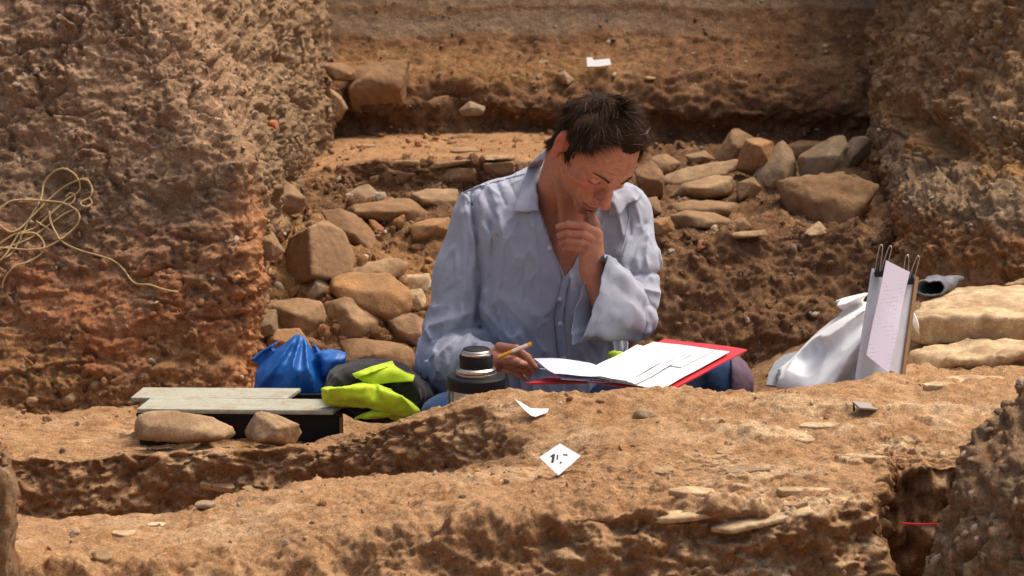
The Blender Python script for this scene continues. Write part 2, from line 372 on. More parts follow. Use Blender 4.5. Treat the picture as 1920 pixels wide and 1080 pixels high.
# --- bench and bank behind the person ----------------------------------------------------------------
BC = [
 [(420, 760, .55), (420, 640, .72), (420, 560, .84), (420, 470, 1.0), (420, 400, 1.2), (430, 365, 1.36), (440, 345, 1.42), (450, 318, 1.5), (460, 252, 2.1), (460, 230, 2.7)],
 [(560, 745, .55), (560, 640, .70), (560, 540, .84), (560, 450, 1.0), (560, 395, 1.2), (560, 365, 1.36), (570, 345, 1.42), (580, 318, 1.5), (600, 255, 2.1), (600, 235, 2.7)],
 [(680, 735, .62), (680, 640, .74), (680, 560, .86), (680, 480, 1.0), (680, 420, 1.18), (680, 372, 1.36), (680, 352, 1.42), (680, 300, 1.45), (690, 253, 2.1), (690, 235, 2.7)],
 [(820, 730, .66), (820, 640, .76), (820, 560, .86), (820, 500, 1.0), (820, 430, 1.15), (820, 372, 1.36), (820, 355, 1.42), (820, 303, 1.44), (820, 250, 2.1), (820, 235, 2.7)],
 [(960, 720, .7), (960, 640, .76), (960, 560, .86), (960, 490, 1.0), (960, 420, 1.15), (960, 372, 1.36), (960, 352, 1.42), (960, 296, 1.44), (960, 246, 2.1), (960, 235, 2.7)],
 [(1080, 715, .74), (1080, 620, .80), (1080, 530, .88), (1080, 450, .98), (1080, 425, 1.08), (1080, 385, 1.3), (1080, 355, 1.45), (1080, 320, 1.62), (1080, 250, 2.1), (1080, 235, 2.7)],
 [(1230, 712, .76), (1230, 610, .83), (1230, 515, .91), (1230, 442, .98), (1230, 430, 1.06), (1230, 390, 1.3), (1230, 360, 1.48), (1230, 325, 1.7), (1230, 262, 2.1), (1230, 245, 2.7)],
 [(1430, 708, .78), (1430, 600, .85), (1430, 505, .93), (1430, 437, 1.0), (1430, 428, 1.08), (1430, 395, 1.28), (1430, 365, 1.45), (1430, 325, 1.7), (1430, 268, 2.1), (1430, 248, 2.7)],
 [(1600, 700, .80), (1600, 590, .87), (1600, 500, .95), (1600, 432, 1.02), (1600, 424, 1.08), (1600, 400, 1.25), (1600, 370, 1.42), (1600, 330, 1.7), (1600, 268, 2.1), (1600, 248, 2.7)],
 [(1720, 690, .8), (1720, 580, .87), (1720, 490, .95), (1720, 432, 1.02), (1720, 424, 1.08), (1720, 400, 1.25), (1720, 370, 1.42), (1720, 330, 1.7), (1720, 268, 2.1), (1720, 248, 2.7)],
 [(2250, 690, .8), (2250, 580, .87), (2250, 490, .95), (2250, 432, 1.02), (2250, 424, 1.08), (2250, 400, 1.25), (2250, 370, 1.42), (2250, 330, 1.7), (2250, 268, 2.1), (2250, 248, 2.7)],
]
def bench_disp(G, N):
    x, y = G[..., 0], G[..., 1]
    plat = sm(1.44, 1.5, y) * sm(.2, .05, x)                       # the smooth trampled platform
    k = 1 - .75 * plat
    d = .022 * fbm(G, 7, 71, 3) + .010 * fbm(G, 24, 72, 3) + .005 * fbm(G, 90, 73, 2) - .008 * np.abs(noise(G, 40, 74))
    d += .014 * crumb(G, (26, 26, 36), 75, .6) + .009 * crumb(G, 60, 76) + .005 * crumb(G, 120, 78)
    hol = sm(.45, .6, x) * sm(1.08, 1.2, y) * sm(1.75, 1.5, y)     # overhung hollow at the right of the rubble
    d += hol * .05 * np.abs(fbm(G, 8, 77, 2))
    return G + N * (d * k)[..., None]
def bench_tint(V, N):
    x, y, z = V.T
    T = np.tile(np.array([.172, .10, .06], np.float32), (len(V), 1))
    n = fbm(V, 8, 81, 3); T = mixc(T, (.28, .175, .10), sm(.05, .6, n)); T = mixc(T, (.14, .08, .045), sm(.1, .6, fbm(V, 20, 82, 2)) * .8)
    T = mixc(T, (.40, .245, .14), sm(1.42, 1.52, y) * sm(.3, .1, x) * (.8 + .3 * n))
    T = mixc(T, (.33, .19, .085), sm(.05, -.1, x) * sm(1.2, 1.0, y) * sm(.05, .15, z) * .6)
    return T
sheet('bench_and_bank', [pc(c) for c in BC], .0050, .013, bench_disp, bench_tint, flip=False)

# --- back face ------------------------------------------------------------------------------------------
def back(px, d=0):
    return [(px, 300, 2.05), (px, 262 + d, 2.06), (px, 246 + d, 2.085), (px, 230 + d, 2.08), (px, 208 + d, 2.05), (px, 160, 2.09), (px, 135, 2.13), (px, 112, 2.24),
            (px, 80, 2.34), (px, 40, 2.39), (px, 0, 2.42), (px, -150, 2.5), (px, -420, 2.6)]
def back_disp(G, N):
    x, z = G[..., 0], G[..., 2]
    d = .022 * fbm(G, 6, 91, 3) + .010 * fbm(G * [1, 1, 1.6], 22, 92, 3) + .0045 * fbm(G, 70, 93, 2) - .006 * np.abs(noise(G, 40, 94)) + .012 * crumb(G, (28, 28, 44), 98, .6) + .006 * crumb(G, 80, 99)
    d *= 1 - .75 * sm(.545, .57, z)
    d -= .09 * np.exp(-(((x + .17) / .055) ** 2 + ((z - .445) / .03) ** 2))       # dark hollow
    d -= .03 * np.exp(-(((x + .12) / .12) ** 2 + ((z - .405) / .025) ** 2))
    return G + N * d[..., None]
def back_tint(V, N):
    x, y, z = V.T; zz = z + .02 * fbm(V, 5, 95, 2); n = fbm(V, 9, 96, 3)
    T = np.tile(np.array([.22, .125, .07], np.float32), (len(V), 1))
    T = mixc(T, (.33, .21, .12), sm(.05, .6, n)); T = mixc(T, (.15, .085, .05), sm(.1, .5, fbm(V * [1, 1, 2.5], 16, 97, 2)) * .7)
    T = mixc(T, (.32, .19, .09), sm(.46, .48, zz) * sm(.54, .52, zz) * sm(.4, .1, x) * .6)
    T = mixc(T, (.28, .225, .175), sm(.555, .575, zz) * sm(.625, .612, zz) * sm(.75, .2, x) * .7)
    T = mixc(T, (.36, .28, .20), sm(.625, .635, zz) * .75)
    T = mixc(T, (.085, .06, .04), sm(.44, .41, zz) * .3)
    return T * np.array([.84, .82, .84], np.float32)
sheet('earth_face_back', [pc(back(px, d)) for px, d in ((400, -4), (700, -6), (900, -8), (1150, 0), (1400, 6), (1650, 4), (1900, 0), (2400, 0))],
      .0054, .014, back_disp, back_tint, flip=False)

# --- right earth face --------------------------------------------------------------------------------------
RC = [
 [(1635, 560, 2.6), (1635, 450, 2.6), (1635, 380, 2.6), (1635, 300, 2.6), (1635, 230, 2.6), (1640, 120, 2.6), (1655, 0, 2.6), (1665, -150, 2.6), (1680, -420, 2.6)],
 [(1640, 560, 1.7), (1640, 450, 1.75), (1640, 380, 1.8), (1630, 300, 1.85), (1630, 230, 1.9), (1640, 120, 1.98), (1660, 0, 2.05), (1675, -150, 2.1), (1690, -420, 2.2)],
 [(1664, 560, 1.18), (1666, 450, 1.22), (1668, 380, 1.28), (1660, 300, 1.45), (1660, 230, 1.6), (1675, 120, 1.75), (1700, 0, 1.85), (1720, -150, 1.95), (1740, -420, 2.1)],
 [(1672, 560, .86), (1676, 450, .88), (1685, 380, .95), (1725, 312, 1.16), (1735, 245, 1.28), (1745, 120, 1.42), (1770, 0, 1.55), (1790, -150, 1.7), (1810, -420, 1.85)],
 [(1740, 560, .70), (1745, 450, .73), (1755, 380, .80), (1790, 312, 1.0), (1800, 245, 1.05), (1810, 120, 1.2), (1830, 0, 1.32), (1850, -150, 1.5), (1870, -420, 1.7)],
 [(1860, 560, .60), (1860, 450, .63), (1865, 380, .68), (1880, 312, .80), (1890, 245, .86), (1900, 120, 1.0), (1910, 0, 1.12), (1920, -150, 1.3), (1930, -420, 1.5)],
 [(2060, 560, .50), (2060, 450, .53), (2060, 380, .58), (2060, 312, .66), (2060, 245, .72), (2060, 120, .84), (2060, 0, .95), (2060, -150, 1.1), (2060, -420, 1.3)],
 [(2300, 560, .50), (2300, 450, .53), (2300, 380, .58), (2300, 312, .66), (2300, 245, .72), (2300, 120, .84), (2300, 0, .95), (2300, -150, 1.1), (2300, -420, 1.3)],
]
def right_rib(G):
    x, y, z = G[..., 0], G[..., 1], G[..., 2]
    h = at(1770, 268, 1.05)
    d = -.075 * np.exp(-(((x - h[0]) / .055) ** 2 + ((z - h[2]) / .03) ** 2))
    return d + sm(.95, 1.2, y) * sm(.45, .3, z) * .012 * noise(G * [1, 1, .15], 45, 111)
def right_tint(V, N):
    x, y, z = V.T; zz = z + .05 * fbm(V, 5, 101, 2); n = fbm(V, 9, 103, 3)
    T = np.tile(np.array([.31, .20, .115], np.float32), (len(V), 1))
    T = mixc(T, (.37, .255, .155), sm(.05, .6, n)); T = mixc(T, (.20, .125, .075), sm(.05, .6, fbm(V * [1, 1, 1.8], 26, 105, 2)) * .8)
    T = mixc(T, (.36, .20, .075), sm(.52, .47, zz) * sm(.42, .45, zz) * .5)
    T = mixc(T, (.25, .20, .15), sm(.47, .43, zz) * .6)
    T = mixc(T, (.31, .15, .07), sm(.40, .33, zz) * .85)
    T = mixc(T, (.34, .21, .11), sm(.33, .28, zz) * .8)
    return T
sheet('earth_face_right', [pc(c) for c in RC], .0046, .016, lambda G, N: wall_disp(G, N, 100, .95, right_rib), right_tint, flip=False)

# --- spoil heap in the right foreground and the weathered baulk edge at the left -----------------------------
def spoil_disp(G, N):
    d = .022 * fbm(G, 8, 121, 3) + .009 * fbm(G, 30, 122, 3) + .005 * fbm(G, 80, 123, 2) - .012 * np.abs(noise(G, 22, 124))
    d += .024 * crumb(G, 20, 127, .6) + .016 * crumb(G, 45, 128) + .008 * crumb(G, 100, 129)
    return G + N * d[..., None]
def spoil_tint(V, N):
    n = fbm(V, 9, 131, 3); T = np.tile(np.array([.25, .165, .105], np.float32), (len(V), 1))
    T = mixc(T, (.30, .215, .15), sm(.05, .6, n)); T = mixc(T, (.26, .125, .06), sm(.1, .5, fbm(V, 14, 133, 2)) * .8)
    return mixc(T, (.22, .185, .145), sm(.15, .5, fbm(V, 25, 135, 2)) * .6)
def off(pts, dpx, dpy, dY): return [at(a + dpx, b + dpy, Y + dY) for a, b, Y in pts]
sil = [(1935, 700, -1.25), (1872, 778, -1.28), (1805, 838, -1.32), (1772, 930, -1.36), (1756, 1080, -1.40), (1745, 1260, -1.45)]
def fan(px0, s): return [(px0 + (p - px0) * s, q, Y) for p, q, Y in sil]
sheet('spoil_heap', [off(sil, 30, 260, .30), off(sil, 12, 60, .10), off(sil, 0, 0, 0), off(sil, 36, 14, -.10), off(sil, 120, 40, -.25), off(sil, 330, 60, -.45), off(sil, 800, 80, -.6)],
      .0055, .02, spoil_disp, spoil_tint, flip=False)
def bk(px, Y): return [at(px + e, py, Y) for py, e in ((872, -14), (900, 0), (960, 4), (1010, -3), (1060, 6), (1150, 0), (1300, 0))]
sheet('earth_baulk', [[q + np.array([-.02, .2, 0]) for q in bk(10, -1.3)], bk(24, -1.42), bk(28, -1.52), bk(10, -1.58), bk(-60, -1.6), bk(-400, -1.62)],
      .005, .008, lambda G, N: G + N * (.010 * fbm(G * [1, 1, .2], 45, 141, 3) + .010 * fbm(G, 20, 142, 2))[..., None], spoil_tint, flip=False)
# --- surrounding land ------------------------------------------------------------------------------------------
def land():
    r = np.linspace(0, 1, 60) ** 2.2 * 600 + .0; t = np.linspace(0, 2 * math.pi, 73)[:-1]
    V = np.array([(a * math.cos(b), a * math.sin(b) - 2, -.46) for a in r[1:] for b in t] + [(0, -2, -.46)], np.float32)
    n = len(t); F = []
    for i in range(len(r) - 2):
        for j in range(n): F.append((i * n + j, (i + 1) * n + j, (i + 1) * n + (j + 1) % n, i * n + (j + 1) % n))
    c = len(V) - 1; F += [(c, j, (j + 1) % n) for j in range(n)]
    V[:, 2] += .05 * fbm(V, .4, 150, 2) * sm(3.5, 8, np.hypot(V[:, 0], V[:, 1]))
    me = mesh_np('terrain', V, F, np.tile(np.array([.34, .21, .11], np.float32), (len(V), 1)))
    tag(link('terrain', me, M_EARTH), kind='structure')
land()

# ------------------------------------------------------------------ surface extraction (naive surface nets)
def surfnets(f, org, h):
    """f: field on a regular grid, negative inside -> quads mesh (V, F)"""
    s = f < 0; nx, ny, nz = f.shape
    S = np.zeros((nx - 1, ny - 1, nz - 1), np.int16)
    for dx in (0, 1):
        for dy in (0, 1):
            for dz in (0, 1):
                S += s[dx:nx - 1 + dx, dy:ny - 1 + dy, dz:nz - 1 + dz]
    act = (S > 0) & (S < 8); ci = np.argwhere(act); n = len(ci)
    if not n: return np.zeros((0, 3)), np.zeros((0, 4), int)
    idx = np.full(act.shape, -1, np.int64); idx[act] = np.arange(n)
    acc = np.zeros((n, 3), np.float32); cnt = np.zeros(n, np.float32)
    cor = [(0,0,0),(1,0,0),(0,1,0),(1,1,0),(0,0,1),(1,0,1),(0,1,1),(1,1,1)]
    val = [f[ci[:, 0] + c[0], ci[:, 1] + c[1], ci[:, 2] + c[2]] for c in cor]
    for a, b in ((0,1),(2,3),(4,5),(6,7),(0,2),(1,3),(4,6),(5,7),(0,4),(1,5),(2,6),(3,7)):
        m = (val[a] < 0) != (val[b] < 0); t = np.where(m, val[a] / (val[a] - val[b] + 1e-12), 0)
        pa, pb = np.array(cor[a], np.float32), np.array(cor[b], np.float32)
        acc += m[:, None] * (pa + (pb - pa) * t[:, None]); cnt += m
    V = (ci + acc / cnt[:, None]) * h + np.asarray(org)
    Fs = []
    for ax in range(3):
        o1, o2 = [(1, 2), (2, 0), (0, 1)][ax]
        sl = [slice(None)] * 3; sl2 = [slice(None)] * 3
        sl[ax] = slice(0, -1); sl2[ax] = slice(1, None)
        ch = s[tuple(sl)] != s[tuple(sl2)]; inside = s[tuple(sl)]
        e = np.argwhere(ch); k = (e[:, o1] > 0) & (e[:, o2] > 0) & (e[:, o1] < f.shape[o1] - 1) & (e[:, o2] < f.shape[o2] - 1); e = e[k]
        def cell(a, b):
            q = e.copy(); q[:, o1] += a; q[:, o2] += b; return idx[q[:, 0], q[:, 1], q[:, 2]]
        quad = np.stack([cell(-1, -1), cell(0, -1), cell(0, 0), cell(-1, 0)], 1)
        ins = inside[e[:, 0], e[:, 1], e[:, 2]]
        quad[~ins] = quad[~ins][:, ::-1]; Fs.append(quad)
    F = np.concatenate(Fs); F = F[(F >= 0).all(1)]
    return V, F
def smax(D, k):
    m = D.max(0); return m + k * np.log(np.exp((D - m) / k).sum(0))

# ------------------------------------------------------------------ stones
def hull_planes(pts):
    bm = bmesh.new(); [bm.verts.new(p) for p in pts]
    bmesh.ops.convex_hull(bm, input=bm.verts); bm.normal_update()
    N = []; H = []
    for f in bm.faces:
        n = f.normal
        if n.length > .5: N.append(n[:]); H.append(n.dot(f.verts[0].co))
    bm.free(); return np.array(N, np.float32), np.array(H, np.float32)
STONE_TINTS = {'brown': (.285, .19, .12), 'pale': (.58, .46, .32), 'grey': (.27, .215, .16), 'orange': (.38, .215, .105), 'soil': (.23, .14, .08), 'buff': (.37, .265, .175)}
def stone_mesh(name, pts, tint, seed, res=34, rough=1.0, cuts=7):
    pts = np.array(pts, np.float32); c = pts.mean(0); q = pts - c
    N, H = hull_planes(q.tolist()); H = np.where(np.einsum('ij,j->i', N, np.zeros(3, np.float32)) > H, -H, H)
    rp = np.random.RandomState(seed + 5); Nx = rp.normal(size=(cuts, 3)) * [1, 1.2, 1]; Nx[:, 1] = -np.abs(Nx[:, 1]); Nx /= np.linalg.norm(Nx, axis=1, keepdims=True)
    N = np.concatenate([N, Nx.astype(np.float32)]); H = np.concatenate([H, ((Nx @ q.T).max(1) * rp.uniform(.72, .93, cuts)).astype(np.float32)])
    lo, hi = q.min(0), q.max(0); size = float((hi - lo).max()); h = size / res
    lo = lo - 3 * h; n = np.ceil((hi + 3 * h - lo) / h).astype(int) + 1
    g = np.stack(np.meshgrid(*[lo[i] + np.arange(n[i]) * h for i in range(3)], indexing='ij'), -1).astype(np.float32)
    D = np.tensordot(N, g, axes=([1], [3])) - H[:, None, None, None]
    d = smax(D, size * .005) + size * .002
    w_ = g + c
    d = d - rough * size * (.014 * noise(w_, 3.0 / size, seed) + .011 * noise(w_, 9 / size, seed + 3) + .010 * noise(w_, 22 / size, seed + 5) - .03 * np.clip(noise(w_, 6 / size, seed + 6) - .25, 0, 1))
    V, F = surfnets(d, lo, h); V = V + c
    T = np.tile(np.array(STONE_TINTS[tint] if isinstance(tint, str) else tint, np.float32), (len(V), 1))
    T *= (1 + .22 * fbm(V, 5 / size, seed + 9, 3))[:, None] * np.array([1.03, .965, .80], np.float32)
    return mesh_np(name, V, F, T)
def stone(outline, tint='brown', label='', group=None, Y=None, depth=None, front=(0, .15), fs=.72, seed=None, parent=None, cat='stone', name='stone', rough=1.0, sink=.28, grow=1.0, bury=False):
    o = np.array(outline, float); c = (o.min(0) + o.max(0)) / 2; o = c + (o - c) * grow; wpx, hpx = o.max(0) - o.min(0)
    seed = int(o.sum()) % 911 if seed is None else seed; rg = random.Random(seed)
    if Y is None:
        r = hit(c[0], c[1]); Y = r[0].y
        dpt = depth or mpp(Y) * (wpx * .5 + hpx * .5); rb = hit(c[0], c[1] + hpx * .46); Y = Y - dpt * sink if bury else min(Y - dpt * sink, rb[0].y + .40 * dpt)
    dpt = depth or mpp(Y) * (wpx * .5 + hpx * .5)
    pts = [at(p[0], p[1], Y + rg.uniform(-.12, .12) * dpt) for p in o]
    for s, dy, k in ((fs, -.5, 1), (.62, .5, -1)):
        for p in rg.sample(list(o), 3):
            e = c + (p - c) * (s + rg.uniform(-.45, .25)) + np.array([front[0] * wpx, front[1] * hpx]) * k
            pts.append(at(e[0], e[1], Y + dpt * dy * rg.uniform(.8, 1.0)))
    me = stone_mesh(name, pts, tint, seed, rough=rough)
    ob = link(name, me, M_STONE, parent)
    if parent is None: tag(ob, label, cat, group)
    return ob
GL, GR = 'rubble stones at the foot of the left earth face', 'rubble stones on the bench under the right earth face'
for out, tint, lab, kw in (
 ([(487,370),(500,358),(545,352),(578,382),(555,398),(488,403)], 'brown', 'flat ledge-like stone sticking out of the earth above the leaning angular block', dict(depth=.14)),
 ([(612,405),(640,400),(680,415),(705,450),(700,475),(670,492),(648,440)], 'soil', 'soil-coated stone sloping down behind the large angular block', {}),
 ([(560,562),(592,517),(622,545),(606,562)], 'grey', 'small pointed wedge of stone below the large angular block', {}),
 ([(620,515),(640,500),(735,486),(755,495),(745,515),(690,520),(640,525)], 'buff', 'thin flat slab lying on top of the orange boulder', dict(depth=.12)),
 ([(620,535),(660,520),(720,520),(755,545),(760,580),(720,610),(680,600),(640,570)], 'orange', 'rounded orange-brown boulder under a thin flat slab', {}),
 ([(500,570),(560,565),(605,570),(600,620),(550,630),(510,610)], 'brown', 'brown block with a squared left side resting on the orange stone low in the heap', {}),
 ([(600,580),(650,565),(690,575),(720,610),(715,650),(660,655),(610,640)], 'brown', 'bulky brown stone at the middle of the heap above the soil-coated slab', {}),
 ([(505,625),(560,620),(580,655),(540,672),(505,660)], 'orange', 'small orange-brown stone at the bottom of the heap by the corner of the left face', {}),
 ([(640,640),(700,640),(760,650),(770,690),(700,690),(640,680)], 'soil', 'long soil-coated slab at the bottom of the heap just behind the jacket', {}),
 ([(480,590),(515,585),(520,630),(485,640)], 'grey', 'small upright grey stone against the corner of the left earth face', {}),
 ([(480,430),(510,440),(530,470),(500,490),(480,480)], 'brown', 'brown stone tucked between the left earth face and the large angular block', {}),
 ([(730,600),(770,590),(800,610),(790,650),(745,650)], 'brown', 'roundish brown stone at the right edge of the heap beside the shirt sleeve', {}),
 ([(755,550),(790,545),(800,575),(780,590),(758,580)], 'pale', 'small pale lump of stone beside the right sleeve of the shirt', {}),
 ([(750,520),(800,515),(812,545),(760,548)], 'pale', 'pale flat stone wedged above the small pale lump', {}),
 ([(770,365),(800,356),(850,357),(854,385),(800,392),(775,380)], 'buff', 'buff flat stone projecting below the trampled platform', {}),
 ([(775,425),(800,415),(838,412),(834,450),(790,458),(775,445)], 'orange', 'orange-brown stone beneath the buff flat stone', {}),
 ([(645,360),(690,348),(722,375),(690,380),(650,375)], 'grey', 'grey wedge of stone below the left end of the platform', {}),
 ([(655,390),(760,374),(792,402),(775,428),(700,418),(655,405)], 'soil', 'long soil-coated block below the platform, between the grey wedge and orange stone', {})):
    stone(out, tint, lab, GL, grow=1.24, sink=.0, bury=True, **kw)
for out, tint, lab, kw in (
 ([(660,130),(700,118),(770,110),(778,160),(770,215),(720,225),(665,220),(655,170)], 'soil', 'big squared block set in the back earth face beside a dark hollow', dict(depth=.16, Y=2.09, fs=.92, front=(0, 0), grow=1.06, rough=1.5)),
 ([(612,160),(640,178),(654,205),(640,228),(614,234)], 'buff', 'upright buff stone in the corner between left and back earth faces', dict(Y=2.0, depth=.07)),
 ([(605,118),(640,116),(672,130),(668,157),(625,157)], 'soil', 'soil-coated block above the upright buff stone in the corner', dict(Y=2.05)),
 ([(858,207),(880,190),(912,200),(904,216),(870,220)], 'grey', 'small grey stone at the foot of the back face below the dark hollow', dict(Y=2.0)),
 ([(1040,140),(1058,132),(1078,148),(1070,160),(1050,156)], 'buff', 'small buff stone on the back slope left of the white tag', {})):
    stone(out, tint, lab, 'stones in the back earth face', **kw)
for out, tint, lab, kw in (
 ([(1338,300),(1372,252),(1387,247),(1412,262),(1397,290),(1360,305)], 'brown', 'steeply tilted slab with a smooth face, highest in the tumbled wall', {}),
 ([(1390,292),(1402,262),(1425,260),(1452,275),(1445,300),(1412,330),(1382,325)], 'orange', 'pitted orange block leaning on the steeply tilted slab', {}),
 ([(1413,330),(1440,300),(1465,274),(1484,290),(1486,335),(1445,357)], 'grey', 'grey triangular block with sharp ridge beside the pitted orange block', {}),
 ([(1470,275),(1500,266),(1545,268),(1530,292),(1480,302)], 'soil', 'soil-coated stone behind the grey triangular block in the tumbled wall', {}),
 ([(1498,300),(1530,285),(1558,262),(1575,260),(1586,280),(1562,305),(1545,332),(1505,335)], 'grey', 'grey slab leaning to the right at the middle of the tumbled wall', {}),
 ([(1578,285),(1600,263),(1627,259),(1627,290),(1602,315),(1577,320)], 'grey', 'flat-sided grey stone tucked against the right earth face', {}),
 ([(1243,337),(1300,312),(1382,300),(1380,318),(1310,340),(1250,348)], 'buff', 'long thin slab sloping across the tumbled wall', dict(depth=.12)),
 ([(1253,377),(1285,345),(1340,331),(1374,335),(1372,360),(1320,377)], 'buff', 'broad buff stone with a domed top under the long thin slab', {}),
 ([(1248,388),(1300,376),(1388,382),(1388,402),(1310,407),(1250,404)], 'brown', 'long squared stone lying under the domed buff stone', dict(depth=.1)),
 ([(1262,405),(1290,398),(1335,400),(1370,415),(1366,434),(1300,431),(1268,420)], 'brown', 'flat stone at the lip of the bank under the long squared stone', {}),
 ([(1368,416),(1395,410),(1406,425),(1396,436),(1368,436)], 'brown', 'small brown stone at the right end of the flat lip stone', {}),
 ([(1385,345),(1412,335),(1427,355),(1407,372),(1385,367)], 'brown', 'small brown stone between the domed buff stone and the grey triangular block', {}),
 ([(1195,322),(1220,306),(1242,325),(1240,366),(1205,374)], 'soil', 'dark upright stone just behind the forehead of the person', {}),
 ([(1206,376),(1230,372),(1242,395),(1212,404)], 'brown', 'small brown stone beneath the dark upright stone behind the face', {}),
 ([(1225,413),(1255,409),(1264,430),(1230,442)], 'orange', 'small orange stone left of the flat lip stone', {}),
 ([(1368,438),(1430,431),(1436,442),(1375,447)], 'buff', 'small thin flake lying on the lip of the bank', dict(depth=.06)),
 ([(1508,437),(1535,416),(1552,436),(1520,445)], 'pale', 'small pale pointed stone on the lip of the bank', {}),
 ([(1585,345),(1600,327),(1622,340),(1617,360),(1590,362)], 'grey', 'small grey stone on top of the ochre soil lump', {}),
 ([(1455,352),(1500,337),(1590,335),(1632,350),(1630,395),(1560,415),(1480,400)], 'soil', 'large overhanging lump of ochre soil under the leaning grey slabs', dict(rough=2.2, seed=77)),
 ([(1222,300),(1250,290),(1278,312),(1250,326),(1225,322)], 'buff', 'small buff stone right of the dark upright stone behind the forehead', {}),
 ([(1288,292),(1320,284),(1340,300),(1300,310)], 'buff', 'thin buff stone left of the steeply tilted slab', {}),
 ([(1540,330),(1580,325),(1590,345),(1560,352),(1535,346)], 'brown', 'brown stone between the leaning grey slab and the ochre soil lump', {})):
    stone(out, tint, lab, GR, grow=1.22, **kw)
for out, tint, lab, kw in (
 ([(1694,662),(1760,645),(1820,635),(1970,643),(1970,708),(1850,708),(1694,708)], 'pale', 'pale slab lying in front of the big smooth-topped slab', dict(Y=-.16, depth=.26, rough=2.2, fs=.85)),
 ([(1690,722),(1720,706),(1830,702),(1918,708),(1912,718),(1800,724),(1702,737)], 'pale', 'thin pale flagstone lying flat on the mound beside the clipboard', dict(Y=-.40, depth=.16)),
 ([(1880,533),(1920,520),(1970,520),(1970,552),(1900,552)], 'buff', 'buff stone behind the big pale slab at the right earth face', dict(Y=.35))):
    stone(out, tint, lab, 'pale slabs beside the clipboard', **kw)
_Y = hit(600, 500)[0].y - .02
_p = [at(x, y, _Y + e) for x, y, e in ((594,416,-.05),(578,424,-.07),(586,536,-.12),(600,534,-.10),(540,446,.03),(526,545,.01),(532,500,.05),(644,428,.01),(670,490,.03),(660,512,-.02),(610,410,.06),(640,520,.08),(540,530,.10),(648,440,.1))]
tag(link('stone', stone_mesh('stone', _p, 'brown', 29, 46, .7, 1), M_STONE), 'large angular block with a flat sloping face leaning in the rubble heap', 'stone', GL)
_p = [at(x, y, .30) for x, y in ((1755,546),(1810,530),(1850,523),(1900,532),(1975,540),(1755,640),(1975,640))] + [at(x, y, .02) for x, y in ((1708,580),(1975,575))]
_p += [at(x, y, -.16) for x, y in ((1714,600),(1765,606),(1820,600),(1880,608),(1975,598),(1700,652),(1760,642),(1880,646),(1975,642))]
tag(link('stone', stone_mesh('stone', _p, 'pale', 41, 60, 1.1, 6), M_STONE), 'big pale slab with a broad smooth top behind the clipboard', 'stone', 'pale slabs beside the clipboard')
stone([(248,795),(262,775),(290,768),(350,770),(400,783),(440,800),(447,818),(420,829),(350,833),(270,835),(252,818)], 'buff', 'long brown stone with a tapering end in front of the black tray', 'stones holding the black tray', Y=-.31, depth=.12)
stone([(452,805),(466,776),(490,769),(522,779),(562,795),(569,812),(556,833),(520,837),(455,829)], 'buff', 'squarish brown stone in front of the black tray', 'stones holding the black tray', Y=-.31, depth=.10)

# masonry course of the platform, flags and crust pieces: pieces of the setting
BENCH = SHEETS['bench_and_bank'][0]; GROUND = SHEETS['ground'][0]
for out, tint in (([(716,318),(796,316),(798,346),(720,350)], 'brown'), ([(800,318),(893,312),(893,340),(802,345)], 'brown'), ([(896,308),(966,302),(962,332),(897,338)], 'brown'),
                  ([(713,306),(740,299),(798,300),(796,315),(718,317)], 'buff'), ([(800,304),(850,300),(893,299),(892,311),(802,316)], 'buff'), ([(896,298),(966,292),(966,301),(897,307)], 'buff'),
                  ([(690,330),(715,325),(716,350),(692,352)], 'soil'), ([(968,305),(1010,300),(1010,332),(966,334)], 'brown')):
    stone(out, tint, Y=1.46, depth=.10, parent=BENCH, fs=.9, front=(0, 0))
def flag(px, py, wpx, hpx, tint, th=.006, parent=GROUND, seed=0, tilt=0.0):
    r = hit(px, py); p = np.array(r[0]); n = np.array(r[1]); n = n / np.linalg.norm(n); n = n * .2 + np.array([0, -.04, .8]); n /= np.linalg.norm(n)
    if n[2] < 0: n = -n
    wx = wpx * mpp(p[1]) / 2; wy = max(hpx * mpp(p[1]) * 4.2 / 2, .012); rg = random.Random(seed + int(px))
    t1 = np.cross([0, 1, 0], n); t1 /= np.linalg.norm(t1); t2 = np.cross(n, t1)
    pts = []
    k = 9
    for i in range(k):
        a = i / k * 2 * math.pi + rg.uniform(-.3, .3); rr = rg.uniform(.6, 1.15)
        q = p + t1 * wx * rr * math.cos(a) + t2 * wy * rr * math.sin(a)
        pts += [q + n * th * rg.uniform(.1, .7), q * .95 + p * .05 - n * th * 2]
    me = stone_mesh('stone', pts, tint, seed + int(px), res=44, rough=.35, cuts=0)
    return link('stone', me, M_STONE, parent)
for k, (px, py, wp, hp, t) in enumerate(((1500,815,170,18,'pale'),(1545,796,110,10,'pale'),(1660,836,60,7,'pale'),(1620,856,130,6,'pale'),(1400,880,92,12,'grey'),(1300,921,105,11,'pale'),(1505,917,110,13,'pale'),
        (1290,962,150,14,'pale'),(1430,972,220,15,'pale'),(1240,882,60,8,'buff'),(1490,945,60,8,'buff'),(1770,722,80,8,'pale'),(1360,850,40,6,'buff'),
        (410,908,80,10,'buff'),(480,916,70,8,'buff'),(230,1000,70,9,'pale'),(300,985,50,7,'pale'))):
    flag(px, py, wp, hp, t, seed=k * 13)
for k, (px, py, wp, hp, t) in enumerate(((870,284,70,8,'buff'),(690,275,60,6,'buff'),(930,296,60,6,'buff'))): flag(px, py, wp, hp, t, .01, BENCH, k * 7 + 3)

